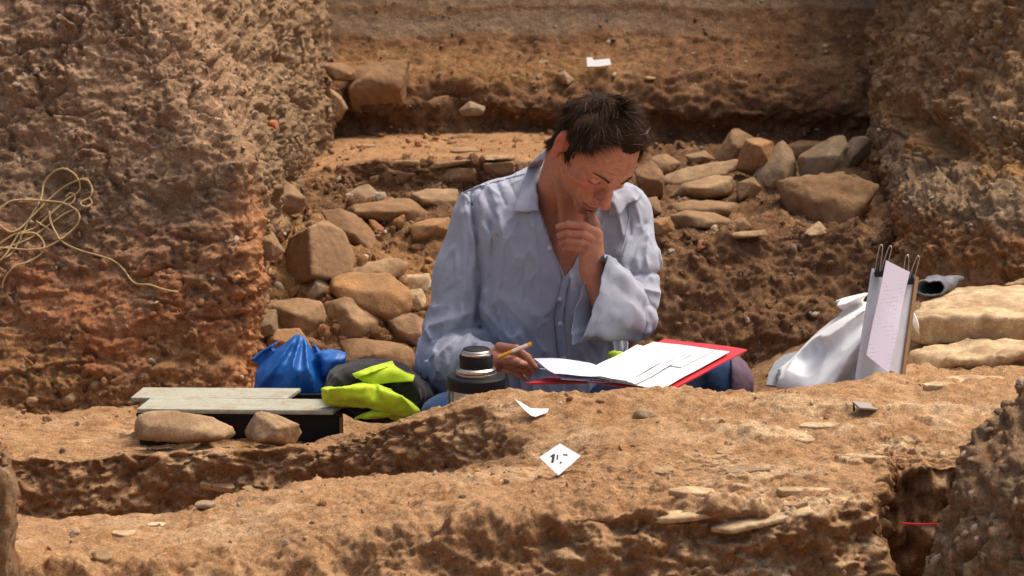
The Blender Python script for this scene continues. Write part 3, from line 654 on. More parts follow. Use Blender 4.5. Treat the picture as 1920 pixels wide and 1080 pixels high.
# single pebbles one can point at
def pebble(px, py, wpx, hpx, tint, label, group='single pebbles on the ground', sink=.25):
    r = hit(px, py + hpx * .3); p = np.array(r[0]); m = mpp(p[1]); rg = random.Random(int(px * 7 + py))
    a, b, c_ = wpx * m / 2, wpx * m * .42, hpx * m / 2
    pts = []
    for i in range(26):
        v = np.array([rg.gauss(0, 1) for _ in range(3)]); v /= np.linalg.norm(v); pts.append(p + v * [a, b, c_] + [0, 0, c_ * (1 - sink * 2)])
    return tag(link('pebble', stone_mesh('pebble', pts, tint, int(px), res=18, rough=.7), M_STONE), label, 'pebble', group)
pebble(1207, 776, 46, 30, 'grey', 'smooth grey pebble half buried on the mound', sink=.3)
pebble(128, 748, 36, 34, 'buff', 'rounded buff pebble at the foot of the left earth face')
pebble(178, 722, 24, 18, 'brown', 'small brown pebble on the foot of the left face above the buff one')
pebble(60, 752, 30, 22, 'brown', 'brown clod left of the rounded buff pebble')
pebble(90, 785, 26, 18, 'brown', 'brown pebble on flat ground below the rounded buff pebble')
pebble(1548, 84, 18, 14, 'pale', 'white pebble stuck high in the back earth face', sink=.5)
pebble(1548, 95, 10, 8, 'pale', 'tiny white chip under the white pebble in the back face', sink=.5)
pebble(386, 944, 58, 16, 'grey', 'pale grey curved stone half buried in the front ridge', sink=.3)
pebble(140, 996, 26, 18, 'pale', 'pale chip on the front ridge near the weathered baulk', sink=.2)
pebble(190, 1040, 50, 26, 'buff', 'buff stone low on the front ridge', sink=.3)
pebble(512, 228, 26, 34, (.46, .16, .07), 'orange brick fragment sticking out of the left earth face', sink=.5)
pebble(1020, 115, 22, 12, 'pale', 'pale chip on the back slope left of the white tag', sink=.4)
pebble(962, 140, 24, 16, 'buff', 'buff lump on the back slope above the dark hollow', sink=.4)
pebble(1218, 145, 26, 10, 'pale', 'flat pale chip on the back slope below the white tag', sink=.4)

# gravel and grit held in the earth: uncountable, one part for each face
def base_pebbles(n, sub):
    out = []
    for k in range(n):
        bm = bmesh.new(); bmesh.ops.create_icosphere(bm, subdivisions=sub, radius=1)
        V = np.array([v.co[:] for v in bm.verts], np.float32); F = np.array([[v.index for v in f.verts] for f in bm.faces]); bm.free()
        rk = np.random.RandomState(k + 50); V = V * (1 + .35 * noise(V, 1.1, 200 + k))[:, None]
        for _ in range(7):
            u = rk.normal(size=3); u /= np.linalg.norm(u); e = np.clip(V @ u - rk.uniform(.35, .75), 0, None); V = V - e[:, None] * u * .92
        V = V * rk.uniform(.55, 1.25, 3); out.append((V.astype(np.float32), F))
    return out
PB2, PB1 = base_pebbles(6, 2), base_pebbles(6, 1)
def gravel(sheet_name, n, smin, smax, seed, mask=None, pale=.25, power=3.0):
    ob, V, N, T = SHEETS[sheet_name]; rs = np.random.RandomState(seed)
    vis = (np.abs(V[:, 0]) < 1.35) & (V[:, 2] < 1.15)
    wgt = vis * (1.0 if mask is None else mask(V)) * (.3 + sm(-.2, .5, fbm(V, 6, seed, 2))); wgt = wgt / wgt.sum()
    idx = rs.choice(len(V), n, p=wgt); Vs, Fs, Ts = [], [], []; o = 0
    for i in idx:
        s = smin + (smax - smin) * rs.rand() ** power
        bv, bf = (PB2 if s > .006 else PB1)[rs.randint(6)]
        a, b, c = rs.rand(3) * 6.28; ca, sa, cb, sb = math.cos(a), math.sin(a), math.cos(b), math.sin(b)
        R = np.array([[ca, -sa, 0], [sa, ca, 0], [0, 0, 1]]) @ np.array([[1, 0, 0], [0, cb, -sb], [0, sb, cb]])
        v = bv @ R.T * s + V[i] + N[i] * s * rs.uniform(-.3, .35)
        u = rs.rand(); t = T[i] * rs.uniform(.75, 1.25)
        if u < pale: t = np.array([.44, .335, .24]) * rs.uniform(.65, 1.25)
        elif u < pale + .05: t = np.array([.17, .13, .10])
        elif u < pale + .14: t = np.array([.38, .17, .09])
        Vs.append(v); Fs.append(bf + o); Ts.append(np.tile(t, (len(v), 1))); o += len(v)
    me = mesh_np('gravel', np.concatenate(Vs), np.concatenate(Fs), np.concatenate(Ts))
    g = link('gravel', me, M_EARTH, ob, smooth=False); tag(g, kind='stuff'); return g
gravel('earth_face_left', 3600, .0018, .011, 301, pale=.3)
gravel('earth_face_right', 1800, .0018, .011, 302, pale=.3)
gravel('bench_and_bank', 3600, .0018, .015, 303, pale=.12)
gravel('bench_and_bank', 650, .006, .022, 313, mask=lambda V: ((V[:, 0] < -.1) & (V[:, 1] < 1.4) & (V[:, 1] > .5)) * 1.0, pale=.05, power=2)
gravel('earth_face_back', 1300, .002, .009, 304, pale=.25)
gravel('ground', 2800, .0014, .009, 305, pale=.25)
gravel('spoil_heap', 1500, .002, .014, 306, pale=.35)
gravel('earth_baulk', 150, .002, .008, 307)

# ------------------------------------------------------------------ the person
def capsule(p, a, b, ra, rb=None):
    rb = ra if rb is None else rb; a = np.asarray(a, np.float32); b = np.asarray(b, np.float32); ab = b - a
    t = np.clip(((p - a) @ ab) / (ab @ ab + 1e-12), 0, 1)
    return np.linalg.norm(p - a - t[:, None] * ab, axis=1) - (ra + (rb - ra) * t)
def ellip(p, c, r, R=None):
    q = p - np.asarray(c, np.float32)
    if R is not None: q = q @ np.asarray(R, np.float32)
    r = np.asarray(r, np.float32); k0 = np.linalg.norm(q / r, axis=1); k1 = np.linalg.norm(q / (r * r), axis=1)
    return k0 * (k0 - 1) / (k1 + 1e-9)
def U_(a, b, k):
    h = np.clip(k - np.abs(a - b), 0, None) / k; return np.minimum(a, b) - h * h * k * .25
def S_(a, b, k): return -U_(-a, b, k)          # a minus b
def polycap(p, pts, rs, k=.004):
    d = None
    for i in range(len(pts) - 1):
        c = capsule(p, pts[i], pts[i + 1], rs[i], rs[i + 1]); d = c if d is None else U_(d, c, k)
    return d
def sdf_mesh(fn, lo, hi, h, m=4):
    """surface of fn(points)<0, evaluated finely only near the surface"""
    lo = np.asarray(lo, float); hi = np.asarray(hi, float); H = h * m
    n = np.ceil((hi - lo) / H).astype(int) + 1
    ax = [lo[i] + np.arange(n[i]) * H for i in range(3)]
    g = np.stack(np.meshgrid(*ax, indexing='ij'), -1).reshape(-1, 3).astype(np.float32)
    c = fn(g).reshape(n)
    near = np.abs(c) < H * 1.9
    N = (n - 1) * m + 1
    idx = [np.clip(np.round(np.arange(N[i]) / m).astype(int), 0, n[i] - 1) for i in range(3)]
    f = c[np.ix_(*idx)].astype(np.float32); mask = near[np.ix_(*idx)]
    w_ = np.argwhere(mask); f[mask] = fn((w_ * h + lo).astype(np.float32))
    return surfnets(f, lo, h)
A = lambda px, py, Y: at(px, py, Y).astype(np.float32)
# head frame: image right / image up / towards viewer -> world
_r, _u, _t = np.array([1, 0, 0.]), np.array([0, SE, CE]), np.array([0, -CE, SE])
def imgv(v): return v[0] * _r + v[1] * _u + v[2] * _t
_F = imgv((.35, -.785, .51)); _F /= np.linalg.norm(_F)
_L = imgv((.82, -.16, -.55)); _L -= _F * (_L @ _F); _L /= np.linalg.norm(_L)
_U = np.cross(_F, _L); _U /= np.linalg.norm(_U)
HR = np.stack([_L, _F, _U], 1).astype(np.float32)          # columns: left, forward, up
HC = A(1111, 283, -.13)                                    # between the ears at eye height
hl = lambda l, f, u: (HC + HR @ np.array([l, f, u], np.float32)).astype(np.float32)
SH_R, SH_L, NECK = A(905, 385, .04), A(1172, 392, .0), A(1050, 402, .02)
def squash(q):
    q = q.copy(); q[:, 2] = np.where(q[:, 2] < 0, q[:, 2] * 1.16, q[:, 2]); return q
def head_local(q):
    q = squash(q); ax = q.copy(); ax[:, 0] = np.abs(q[:, 0])              # mirrored
    d = ellip(q, (0, -.010, .036), (.075, .088, .076))
    d = U_(d, ellip(q, (0, .018, .022), (.064, .077, .080)), .03)
    d = U_(d, ellip(q, (0, .026, -.052), (.053, .058, .062)), .03)
    d = U_(d, ellip(ax, (.047, .0, -.055), (.014, .024, .030)), .025)
    d = U_(d, ellip(q, (0, .076, -.102), (.020, .017, .016)), .022)
    d = U_(d, ellip(ax, (.046, .060, -.024), (.019, .019, .016)), .022)
    d = U_(d, ellip(q, (0, .076, -.068), (.028, .020, .026)), .016)
    d = S_(d, ellip(ax, (.032, .097, -.002), (.019, .015, .012)), .014)
    d = S_(d, ellip(ax, (.052, .080, -.058), (.014, .022, .022)), .022)
    d = U_(d, capsule(ax, (.010, .093, .017), (.048, .074, .020), .0085, .006), .012)
    d = U_(d, ellip(ax, (.031, .0725, -.002), (.0155, .0150, .0140)), .003)
    d = S_(d, polycap(ax, [(.017, .0865, .004), (.030, .0900, .0085), (.045, .0815, .0035)], (.0012, .0014, .0010)), .003)
    d = S_(d, polycap(ax, [(.019, .086, -.012), (.031, .0865, -.016), (.043, .080, -.012)], (.0012, .0014, .0010)), .004)
    d = U_(d, polycap(q, [(0, .088, .014), (0, .104, -.010), (0, .1155, -.034)], (.0075, .0080, .0105)), .010)
    d = U_(d, ellip(q, (0, .1165, -.0385), (.0115, .0105, .0098)), .006)
    d = U_(d, ellip(ax, (.0125, .1025, -.042), (.0068, .0085, .0075)), .006)
    d = S_(d, ellip(ax, (.006, .1115, -.0495), (.0034, .0055, .0035)), .003)
    d = S_(d, polycap(ax, [(.019, .0985, -.040), (.029, .0905, -.056), (.036, .078, -.074)], (.0022, .0032, .0020)), .007)
    d = S_(d, polycap(ax, [(.043, .077, -.046), (.048, .066, -.072)], (.0020, .0016)), .007)
    d = U_(d, polycap(ax, [(0, .0985, -.0665), (.010, .0965, -.066), (.024, .0865, -.0705)], (.0042, .0045, .0022)), .004)
    d = U_(d, polycap(ax, [(0, .0965, -.0780), (.010, .0945, -.0775), (.022, .0865, -.0735)], (.0056, .0052, .0026)), .004)
    d = S_(d, polycap(ax, [(0, .1015, -.0720), (.012, .0985, -.0718), (.028, .0860, -.0715)], (.0016, .0016, .0012)), .0025)
    d = S_(d, capsule(ax, (0, .095, -.0885), (.012, .091, -.0875), .003), .007)
    for zz, yy in ((.045, .096), (.056, .0955), (.035, .0965)):        # brow furrows
        d = S_(d, capsule(ax, (0, yy, zz), (.032, yy - .010, zz + .002), .0016), .005)
    a, s = math.cos(.25), math.sin(.25); Re = np.array([[1, 0, 0], [0, a, -s], [0, s, a]])
    e = ellip(ax, (.0775, -.016, -.002), (.0080, .0140, .0300), Re)
    e = S_(e, ellip(ax, (.0868, -.0125, -.001), (.0082, .0088, .0205), Re), .0025)
    e = U_(e, ellip(ax, (.0745, -.001, -.008), (.005, .004, .007)), .004)
    e = U_(e, ellip(ax, (.0735, -.010, -.033), (.005, .009, .008)), .004)
    return U_(d, e, .005)
def head_world(p):
    d = head_local((p - HC) @ HR)
    nb = hl(0, -.035, -.045); d = U_(d, capsule(p, nb, NECK + np.array([0, .0, .01]), .055, .060), .03)
    st = A(1062, 458, -.085)
    for sgn in (-1, 1): d = U_(d, capsule(p, hl(sgn * .058, -.022, -.035), st, .012, .009), .018)
    d = U_(d, capsule(p, hl(0, .03, -.098), A(1066, 425, -.075), .018, .015), .02)
    d = U_(d, ellip(p, A(1052, 520, -.005), (.145, .085, .135)), .05)
    d = U_(d, capsule(p, A(1052, 420, .03), A(930, 395, .04), .045, .05), .04)
    d = U_(d, capsule(p, A(1052, 420, .03), A(1160, 400, .01), .045, .05), .04)
    d = S_(d, capsule(p, A(1060, 465, -.105), A(1064, 560, -.115), .006), .02)
    return d
def join(parts):
    Vs, Fs, Ts, o = [], [], [], 0
    for V, F, T in parts: Vs.append(V); Fs.append(F + o); Ts.append(T); o += len(V)
    return np.concatenate(Vs), np.concatenate(Fs), np.concatenate(Ts)
SKIN = np.array([.47, .195, .11], np.float32)
def skin_tint(V):
    T = np.tile(SKIN, (len(V), 1)); T *= (1 + .10 * fbm(V, 60, 401, 2) + .08 * noise(V, 14, 403))[:, None]; return T
V1, F1 = sdf_mesh(head_world, A(985, 545, .14) * [1, 0, 1] + [0, -.32, 0], A(1240, 160, 0) * [1, 0, 1] + [0, .16, .11], .0019)
q = squash((V1 - HC) @ HR); T1 = skin_tint(V1); aq = np.abs(q[:, 0])
def blob(c, r): return np.exp(-(((aq - c[0]) / r[0]) ** 2 + ((q[:, 1] - c[1]) / r[1]) ** 2 + ((q[:, 2] - c[2]) / r[2]) ** 2))
T1 = mixc(T1, (.52, .14, .09), .8 * blob((.042, .075, -.03), (.026, .035, .026)) + .75 * blob((0, .115, -.036), (.018, .02, .02)))
T1 = mixc(T1, (.42, .115, .085), .85 * sm(.0075, .003, np.abs(q[:, 2] + .072)) * sm(.027, .018, aq) * (q[:, 1] > .075))
T1 = mixc(T1, (.05, .025, .02), .9 * sm(.0022, .0008, np.abs(q[:, 2] + .0718)) * sm(.028, .022, aq) * (q[:, 1] > .08))
T1 = mixc(T1, (.06, .03, .02), .95 * sm(.0032, .0014, np.abs(q[:, 2] + .0068 + (aq - .031) ** 2 * -9)) * sm(.0155, .0125, np.abs(aq - .031)) * (q[:, 1] > .072))
T1 = mixc(T1, (.54, .13, .075), .7 * (aq > .068) * sm(.06, .02, np.abs(q[:, 2])))
T1 = mixc(T1, (.22, .12, .085), .6 * sm(-.055, -.085, q[:, 2]) * (q[:, 1] > .02) * (.6 + .4 * noise(V1, 160, 9)))   # stubble
T1 = mixc(T1, (.47, .165, .09), .5 * sm(-.08, -.16, q[:, 2]))
T1 = mixc(T1, (.56, .30, .22), .4 * sm(.005, .002, np.abs(q[:, 2] - .002)) * sm(.017, .012, np.abs(aq - .031)) * (q[:, 1] > .078))
T1 *= (1 + .16 * fbm(V1, 90, 405, 3) * sm(.16, .1, np.abs(q[:, 2])))[:, None]
# hands
LH = dict(y=-.195)
def lhand(p):
    y = -.185
    d = capsule(p, A(1134, 572, y + .0), A(1114, 520, y), .027, .026)
    d = U_(d, ellip(p, A(1108, 484, y), (.024, .020, .038)), .02)
    d = U_(d, capsule(p, A(1113, 500, y - .004), A(1119, 440, y - .004), .020, .013), .012)
    d = U_(d, capsule(p, A(1104, 505, y - .006), A(1107, 470, y - .008), .018, .012), .012)
    for m, a, b, t, r in (((1120, 437, y - .004), (1096, 424, y - .016), (1066, 421, y - .012), (1047, 425, y + .006), .0080),
                          ((1121, 451, y - .006), (1094, 439, y - .020), (1066, 437, y - .014), (1049, 441, y + .006), .0081),
                          ((1116, 464, y - .006), (1090, 453, y - .019), (1066, 451, y - .013), (1053, 455, y + .006), .0076),
                          ((1108, 475, y - .004), (1086, 465, y - .015), (1068, 463, y - .010), (1058, 466, y + .004), .0068)):
        d = U_(d, polycap(p, [A(*m), A(*a), A(*b), A(*t)], (r * 1.12, r * .98, r * .94, r * .82)), .0016)
        d = U_(d, ellip(p, A(*m) + [0, -.004, 0], (r * 1.1, r * 1.0, r * 1.0)), .004)
    d = U_(d, polycap(p, [A(1104, 490, y + .006), A(1114, 447, y + .010), A(1115, 422, y + .014), A(1107, 396, y + .034)], (.017, .0125, .0110, .0082)), .006)
    return d
def rhand(p):
    d = capsule(p, A(880, 690, -.14), A(915, 676, -.215), .030, .025)
    d = U_(d, ellip(p, A(933, 673, -.25), (.022, .034, .026)), .02)
    for m, a, b, r in (((936, 650, -.262), (969, 654, -.300), (1003, 688, -.310), .0078),
                       ((936, 664, -.262), (966, 672, -.304), (999, 695, -.308), .0074),
                       ((934, 676, -.258), (962, 687, -.298), (994, 703, -.303), .0070),
                       ((931, 687, -.252), (957, 698, -.288), (984, 710, -.296), .0064)):
        mid = (A(*a) + A(*b)) / 2 + np.array([.003, -.004, .002], np.float32)
        d = U_(d, polycap(p, [A(*m), A(*a), mid, A(*b)], (r * 1.2, r * 1.02, r * .95, r * .82)), .0016)
    d = U_(d, polycap(p, [A(930, 672, -.262), A(950, 675, -.306), A(968, 678, -.322), A(983, 683, -.322)], (.013, .0100, .0088, .0072)), .002)
    return d
y0 = -.185
V2, F2 = sdf_mesh(lhand, A(1030, 610, 0) * [1, 0, 1] + [0, -.27, 0], A(1160, 375, 0) * [1, 0, 1] + [0, -.09, 0], .0015)
V3, F3 = sdf_mesh(rhand, A(850, 730, -.3) * [1, 0, 1] + [0, -.36, 0], A(1025, 620, -.3) * [1, 0, 1] + [0, -.08, .03], .0015)
T2, T3 = skin_tint(V2), skin_tint(V3)
def nail(V, T, c, r, col=(.62, .36, .28)):
    return mixc(T, col, sm(r, r * .7, np.linalg.norm(V - c, axis=1)))
T2 = mixc(T2, (.58, .30, .20), .4 * sm(.02, .0, np.linalg.norm(V2 - A(1117, 450, -.205), axis=1)))
T3 = nail(V3, T3, A(979, 680, -.331), .006)
T2 *= (1 + .10 * noise(V2, 220, 3))[:, None]; T3 *= (1 + .10 * noise(V3, 220, 3))[:, None]
PERSON = empty('person', tuple(A(1010, 845, .08)))
tag(PERSON, 'seated person in loose blue-grey shirt, head bowed, writing in a red binder', 'person')
def mat_skin():
    m = NB('skin'); c = m.attr()
    c = m.mix(1.0, c, m.val(m.map(m.noise(120, 4, .65), .25, .75, .86, 1.14)), 'MULTIPLY')
    n = m.bump(m.noise(700, 3, .6), .25, .0012)
    m.done(c, .48, n, .4); b = m.b
    b.inputs['Subsurface Weight'].default_value = .25; b.inputs['Subsurface Radius'].default_value = (.012, .004, .002); b.inputs['Subsurface Scale'].default_value = .6
    return m.m
M_SKIN = mat_skin()
Vb, Fb, Tb = join([(V1, F1, T1), (V2, F2, T2), (V3, F3, T3)])
BODY = link('body', mesh_np('body', Vb, Fb, Tb), M_SKIN, PERSON)

# --- hair: a dark base coat over the scalp and thousands of tapering locks -----------------------------
NRM1 = None
def hair_mask(q):
    l, f, u = np.abs(q[:, 0]), q[:, 1], q[:, 2]
    line = np.where(f > .02, .080 + .018 * sm(.02, .055, f) * sm(.008, .034, l) * sm(.070, .055, l) , np.where(f > -.012, .010 - .02 * sm(.02, -.012, f), -.035))
    line = np.where((f > .0) & (f < .026) & (l > .05), -.018, line)
    line = np.where((f >= .026) & (f < .06) & (l > .045), .032 + (f - .026) * 1.7, line)
    line = np.where(f <= -.012, np.where(f < -.045, -.066, -.045), line)
    return (u > line) & ~((l > .070) & (f > -.040) & (f < .006) & (u < .030))
hm = hair_mask(q) & (q[:, 2] > -.08)
me_tmp = mesh_np('tmp', V1, F1); N1 = normals_of(me_tmp).copy(); bpy.data.meshes.remove(me_tmp)
roots = np.where(hm)[0]; rs = np.random.RandomState(11)
Nl = N1 @ HR; ql = q
def flow(qp, n):
    """combing direction along the scalp: away from the crown, falling to the sides, tangential"""
    whorl = np.array([-.005, -.052, .105]); d = qp - whorl; d[:, 1] += .02
    g = (np.array([.25, -.1, -.55]) @ HR)                       # gravity in head space
    d = d / (np.linalg.norm(d, axis=1, keepdims=True) + 1e-6) + .35 * g + np.array([.25, 0, 0])
    fr = sm(.015, .05, qp[:, 1])[:, None]; d = d * (1 - fr) + fr * np.array([.75, -.30, .45])
    return d - n * (d * n).sum(1, keepdims=True)
nS = 30000; rw = 1 + 1.6 * sm(.03, .06, q[roots, 1]) + 1.2 * sm(.09, .11, q[roots, 2]); sel = rs.choice(roots, nS, p=rw / rw.sum()); segs = 8
base = ql[sel] - Nl[sel] * .001; n = Nl[sel]
dirv = flow(base, n); dirv /= np.linalg.norm(dirv, axis=1, keepdims=True)
wn = sm(.035, .012, np.linalg.norm(base - np.array([-.005, -.045, .10]), axis=1))[:, None]; dirv = dirv * (1 - wn) + wn * np.array([.5, .75, 0])
lockn = np.stack([noise(base, 34, 501 + k) for k in range(3)], 1) * 1.3
dirv = dirv + lockn + rs.normal(0, .10, (nS, 3)); dirv /= np.linalg.norm(dirv, axis=1, keepdims=True)
top = sm(.015, .075, base[:, 2]); ln = (.015 + .038 * top) * rs.uniform(.6, 1.15, nS)
ln *= 1 - .35 * sm(.05, .08, base[:, 1])
curl = np.stack([noise(base, 36, 511 + k) for k in range(3)], 1) * 1.6 + rs.normal(0, .16, (nS, 3))
pts = [base]; cur = base; dcur = dirv + n * (.30 + .50 * top * rs.uniform(.2, 1.1, nS))[:, None]; dcur /= np.linalg.norm(dcur, axis=1, keepdims=True)
for k in range(segs):
    kk = k / segs
    dcur = dcur + curl * .30 * math.sin(.8 + 7 * kk) + (dirv - dcur) * .22 - n * .15 * kk; dcur /= np.linalg.norm(dcur, axis=1, keepdims=True)
    cur = cur + dcur * (ln / segs)[:, None]; pts.append(cur)
pts = np.stack(pts, 1)
side = np.cross(pts[:, -1] - pts[:, 0], n + rs.normal(0, .4, (nS, 3))); side /= np.linalg.norm(side, axis=1, keepdims=True) + 1e-9
wid = rs.uniform(.00025, .0005, nS)
prof = np.array([1, 1, 1, .95, .85, .7, .5, .3, .06])
Lf = pts + side[:, None] * (wid[:, None] * prof)[:, :, None]; Rt = pts - side[:, None] * (wid[:, None] * prof)[:, :, None]
HV = np.stack([Lf, Rt], 2).reshape(nS, -1, 3)
nv = (segs + 1) * 2; fb = np.array([[2 * k, 2 * k + 1, 2 * k + 3, 2 * k + 2] for k in range(segs)])
HF = (fb[None] + (np.arange(nS) * nv)[:, None, None]).reshape(-1, 4)
grey = (rs.rand(nS) < .012 + .10 * sm(.05, .10, base[:, 2]) * sm(-.05, .05, base[:, 0] + .0)).astype(np.float32)
hc = np.array([.046, .026, .015]) * rs.uniform(.4, 1.7, nS)[:, None]; hc = hc * (1 - grey[:, None]) + grey[:, None] * np.array([.26, .21, .17])
HTt = np.repeat(hc, nv, 0)
# base coat
cap = (hm & ((q[:, 1] < .045) | (q[:, 2] > .095)))[F1].all(1); ids = np.unique(F1[cap]); rem = -np.ones(len(V1), int); rem[ids] = np.arange(len(ids))
cv = V1[ids] + N1[ids] * .0016
HVw = HC + HV.reshape(-1, 3) @ HR.T
V_, F_, T_ = join([(cv, rem[F1[cap]], np.tile([.020, .012, .008], (len(cv), 1))), (HVw, HF, HTt)])
def mat_hair():
    m = NB('hair'); return m.done(m.attr(), .75, None, .06)
M_HAIR = mat_hair()
link('hair', mesh_np('hair', V_, F_, T_), M_HAIR, PERSON)
def brow(sgn):
    V, F = [], []; rr = random.Random(5 + sgn)
    for k in range(240):
        t = rr.random(); l = .011 + .036 * t; f = .1000 - .020 * t ** 1.6; u = .0175 + .005 * math.sin(t * 2.4) + rr.uniform(-.0022, .0022) * (1.1 - t)
        a = np.array([sgn * l, f + .001, u]); b = a + np.array([sgn * .008, -.0022 + .002, .0010 + rr.uniform(-.0015, .0015)]); w2 = np.array([0, .0, .00028])
        i = len(V); V += [hl(*(a - w2)), hl(*(a + w2)), hl(*b)]; F.append((i, i + 1, i + 2))
    link('eyebrow', mesh_np('eyebrow', np.array(V), np.array(F), np.tile([.07, .04, .027], (len(V), 1))), M_HAIR, PERSON)
brow(-1); brow(1)

# --- shirt ------------------------------------------------------------------------------------------------
def polydist(px, py, pts):
    d = np.full(px.shape, 1e9, np.float32)
    for (a, b), (c, e) in zip(pts[:-1], pts[1:]):
        dx, dy = c - a, e - b; t = np.clip(((px - a) * dx + (py - b) * dy) / (dx * dx + dy * dy), 0, 1)
        d = np.minimum(d, np.hypot(px - a - t * dx, py - b - t * dy))
    return d
def to_px(p):
    v = p - CAM; zc = v @ (-_t); return 960 + FPX * (v @ _r) / zc, 540 - FPX * (v @ _u) / zc
FOLDS = [  # traced fold lines: (height in m, + out / - in), half width px, points
 (-.020, 9, [(886, 385), (893, 440), (897, 500), (898, 560), (893, 600)]), (.010, 12, [(866, 400), (872, 480), (872, 560), (862, 600)]),
 (.010, 9, [(934, 400), (942, 450), (938, 525), (925, 570)]), (-.010, 6, [(920, 420), (924, 470), (915, 540)]),
 (-.007, 6, [(903, 352), (914, 378), (930, 412)]), (-.006, 4, [(930, 344), (940, 366), (948, 384)]), (-.005, 4, [(952, 338), (962, 358), (968, 372)]), (.005, 5, [(916, 348), (930, 380)]),
 (-.010, 6, [(882, 356), (884, 390), (890, 420)]), (.006, 6, [(868, 362), (876, 400)]),
 (-.013, 9, [(806, 642), (830, 630), (866, 617), (900, 613)]), (.014, 12, [(800, 612), (840, 600), (880, 588)]),
 (.014, 9, [(880, 628), (862, 655), (850, 690), (850, 715)]), (-.010, 6, [(868, 632), (846, 660), (838, 700)]), (.010, 7, [(852, 632), (822, 668), (815, 710)]), (-.008, 6, [(835, 640), (806, 680), (804, 720)]),
 (.010, 11, [(902, 575), (930, 610), (975, 655), (1010, 690)]), (-.010, 10, [(900, 600), (925, 640), (950, 680)]), (.007, 9, [(940, 560), (985, 610), (1020, 660)]),
 (-.012, 7, [(1057, 520), (1050, 560), (1042, 600), (1046, 650), (1054, 700)]), (.009, 8, [(1070, 520), (1068, 580), (1062, 640), (1066, 700)]), (-.007, 7, [(1088, 540), (1080, 590), (1072, 640)]),
 (.008, 8, [(1000, 420), (1010, 500), (1012, 580), (1020, 660)]), (-.006, 8, [(975, 410), (982, 480), (985, 560)]),
 (.010, 9, [(1196, 425), (1176, 455), (1166, 490)]), (-.012, 8, [(1210, 420), (1192, 460), (1180, 500)]), (.010, 8, [(1216, 440), (1212, 490), (1222, 520)]),
 (-.014, 7, [(1166, 516), (1195, 512), (1232, 512)]), (.012, 8, [(1180, 540), (1210, 542), (1236, 548)]), (-.010, 7, [(1200, 560), (1225, 575), (1238, 590)]), (.010, 8, [(1196, 585), (1215, 605), (1210, 632)]),
 (.012, 7, [(1150, 380), (1162, 410), (1168, 440)]), (-.010, 6, [(1170, 380), (1180, 410), (1182, 440)]), (.009, 6, [(1190, 372), (1198, 400), (1204, 430)]),
]
def shirt_sdf(p):
    x, y, z = p.T
    d = capsule(p, A(918, 404, .045), A(1160, 404, .01), .066, .066)                       # shoulder girdle
    d = U_(d, ellip(p, A(1035, 500, .035), (.175, .135, .200)), .06)
    d = U_(d, ellip(p, A(1022, 660, .06), (.165, .150, .190)), .08)
    d = U_(d, ellip(p, A(1020, 770, .05), (.17, .16, .10)), .06)
    d = U_(d, capsule(p, A(1040, 360, .05), A(1045, 410, .03), .058, .090), .05)            # towards the neck
    # viewer-left sleeve
    a = polycap(p, [A(902, 410, .035), A(868, 520, .02), A(846, 640, -.02)], (.058, .056, .056), .03)
    a = U_(a, polycap(p, [A(836, 668, -.03), A(866, 680, -.12), A(912, 680, -.195)], (.056, .052, .043), .02), .02)
    a = U_(a, capsule(p, A(832, 690, -.04), A(850, 715, -.10), .046, .036), .03)
    d = U_(d, a, .022)
    # viewer-right upper arm
    b = polycap(p, [A(1172, 405, .01), A(1184, 500, -.05), A(1188, 585, -.105)], (.056, .054, .052), .03)
    d = U_(d, b, .022)
    px, py = to_px(p); fr = sm(.12, .02, y)
    for h, wd, pts in FOLDS:
        lo = np.array(pts).min(0) - 3 * wd; hi = np.array(pts).max(0) + 3 * wd
        m = (px > lo[0]) & (px < hi[0]) & (py > lo[1]) & (py < hi[1]) & (fr > 0)
        if m.any():
            dd = polydist(px[m], py[m], pts) / wd
            d[m] -= h * .9 * np.exp(-np.sqrt(dd * dd + .02) * 1.5) * fr[m]
    d -= .0040 * noise(p * [1.0, 1.0, .45], 16, 601) + .0014 * noise(p * [1, 1, .6], 52, 602) + .0004 * noise(p, 120, 603)
    rd = 1 - 2 * np.abs(noise(p * [1, 1, .38] + .15 * p[:, [2, 0, 1]], 30, 605)); rd2 = 1 - 2 * np.abs(noise(p * [1, 1, .5] - .3 * p[:, [2, 1, 0]], 44, 609)); d -= .006 * np.clip(rd2 - .45, 0, 1) * sm(.0, .5, noise(p, 11, 608)); d -= .009 * np.clip(rd - .35, 0, 1) * sm(-.2, .5, noise(p, 9, 607)) * 1.5
    # open V at the neck and the hole the neck passes through
    v = capsule(p, A(1058, 330, -.02), A(1052, 420, -.03), .060, .050)
    VP = [(1008, 385), (1041, 475), (1059, 519), (1074, 500), (1096, 450), (1116, 400), (1124, 330), (1016, 300)]
    m = (px > 990) & (px < 1140) & (py > 280) & (py < 540) & (y < .05)
    if m.any():
        dd = polydist(px[m], py[m], VP + VP[:1]); ins = np.zeros(m.sum(), bool); X_, Y_ = px[m], py[m]; j = len(VP) - 1
        for i in range(len(VP)):
            (xi, yi), (xj, yj) = VP[i], VP[j]
            if yi != yj: ins ^= ((yi > Y_) != (yj > Y_)) & (X_ < (xj - xi) * (Y_ - yi) / (yj - yi) + xi)
            j = i
        v[m] = np.minimum(v[m], np.maximum(np.where(ins, -dd, dd) * .0011, y[m] - .0))
    return np.maximum(d, -v)
Vs, Fs = sdf_mesh(shirt_sdf, A(775, 830, .3) * [1, 0, 1] + [-.01, -.27, 0], A(1255, 270, .3) * [1, 0, 1] + [.02, .23, .02], .003)
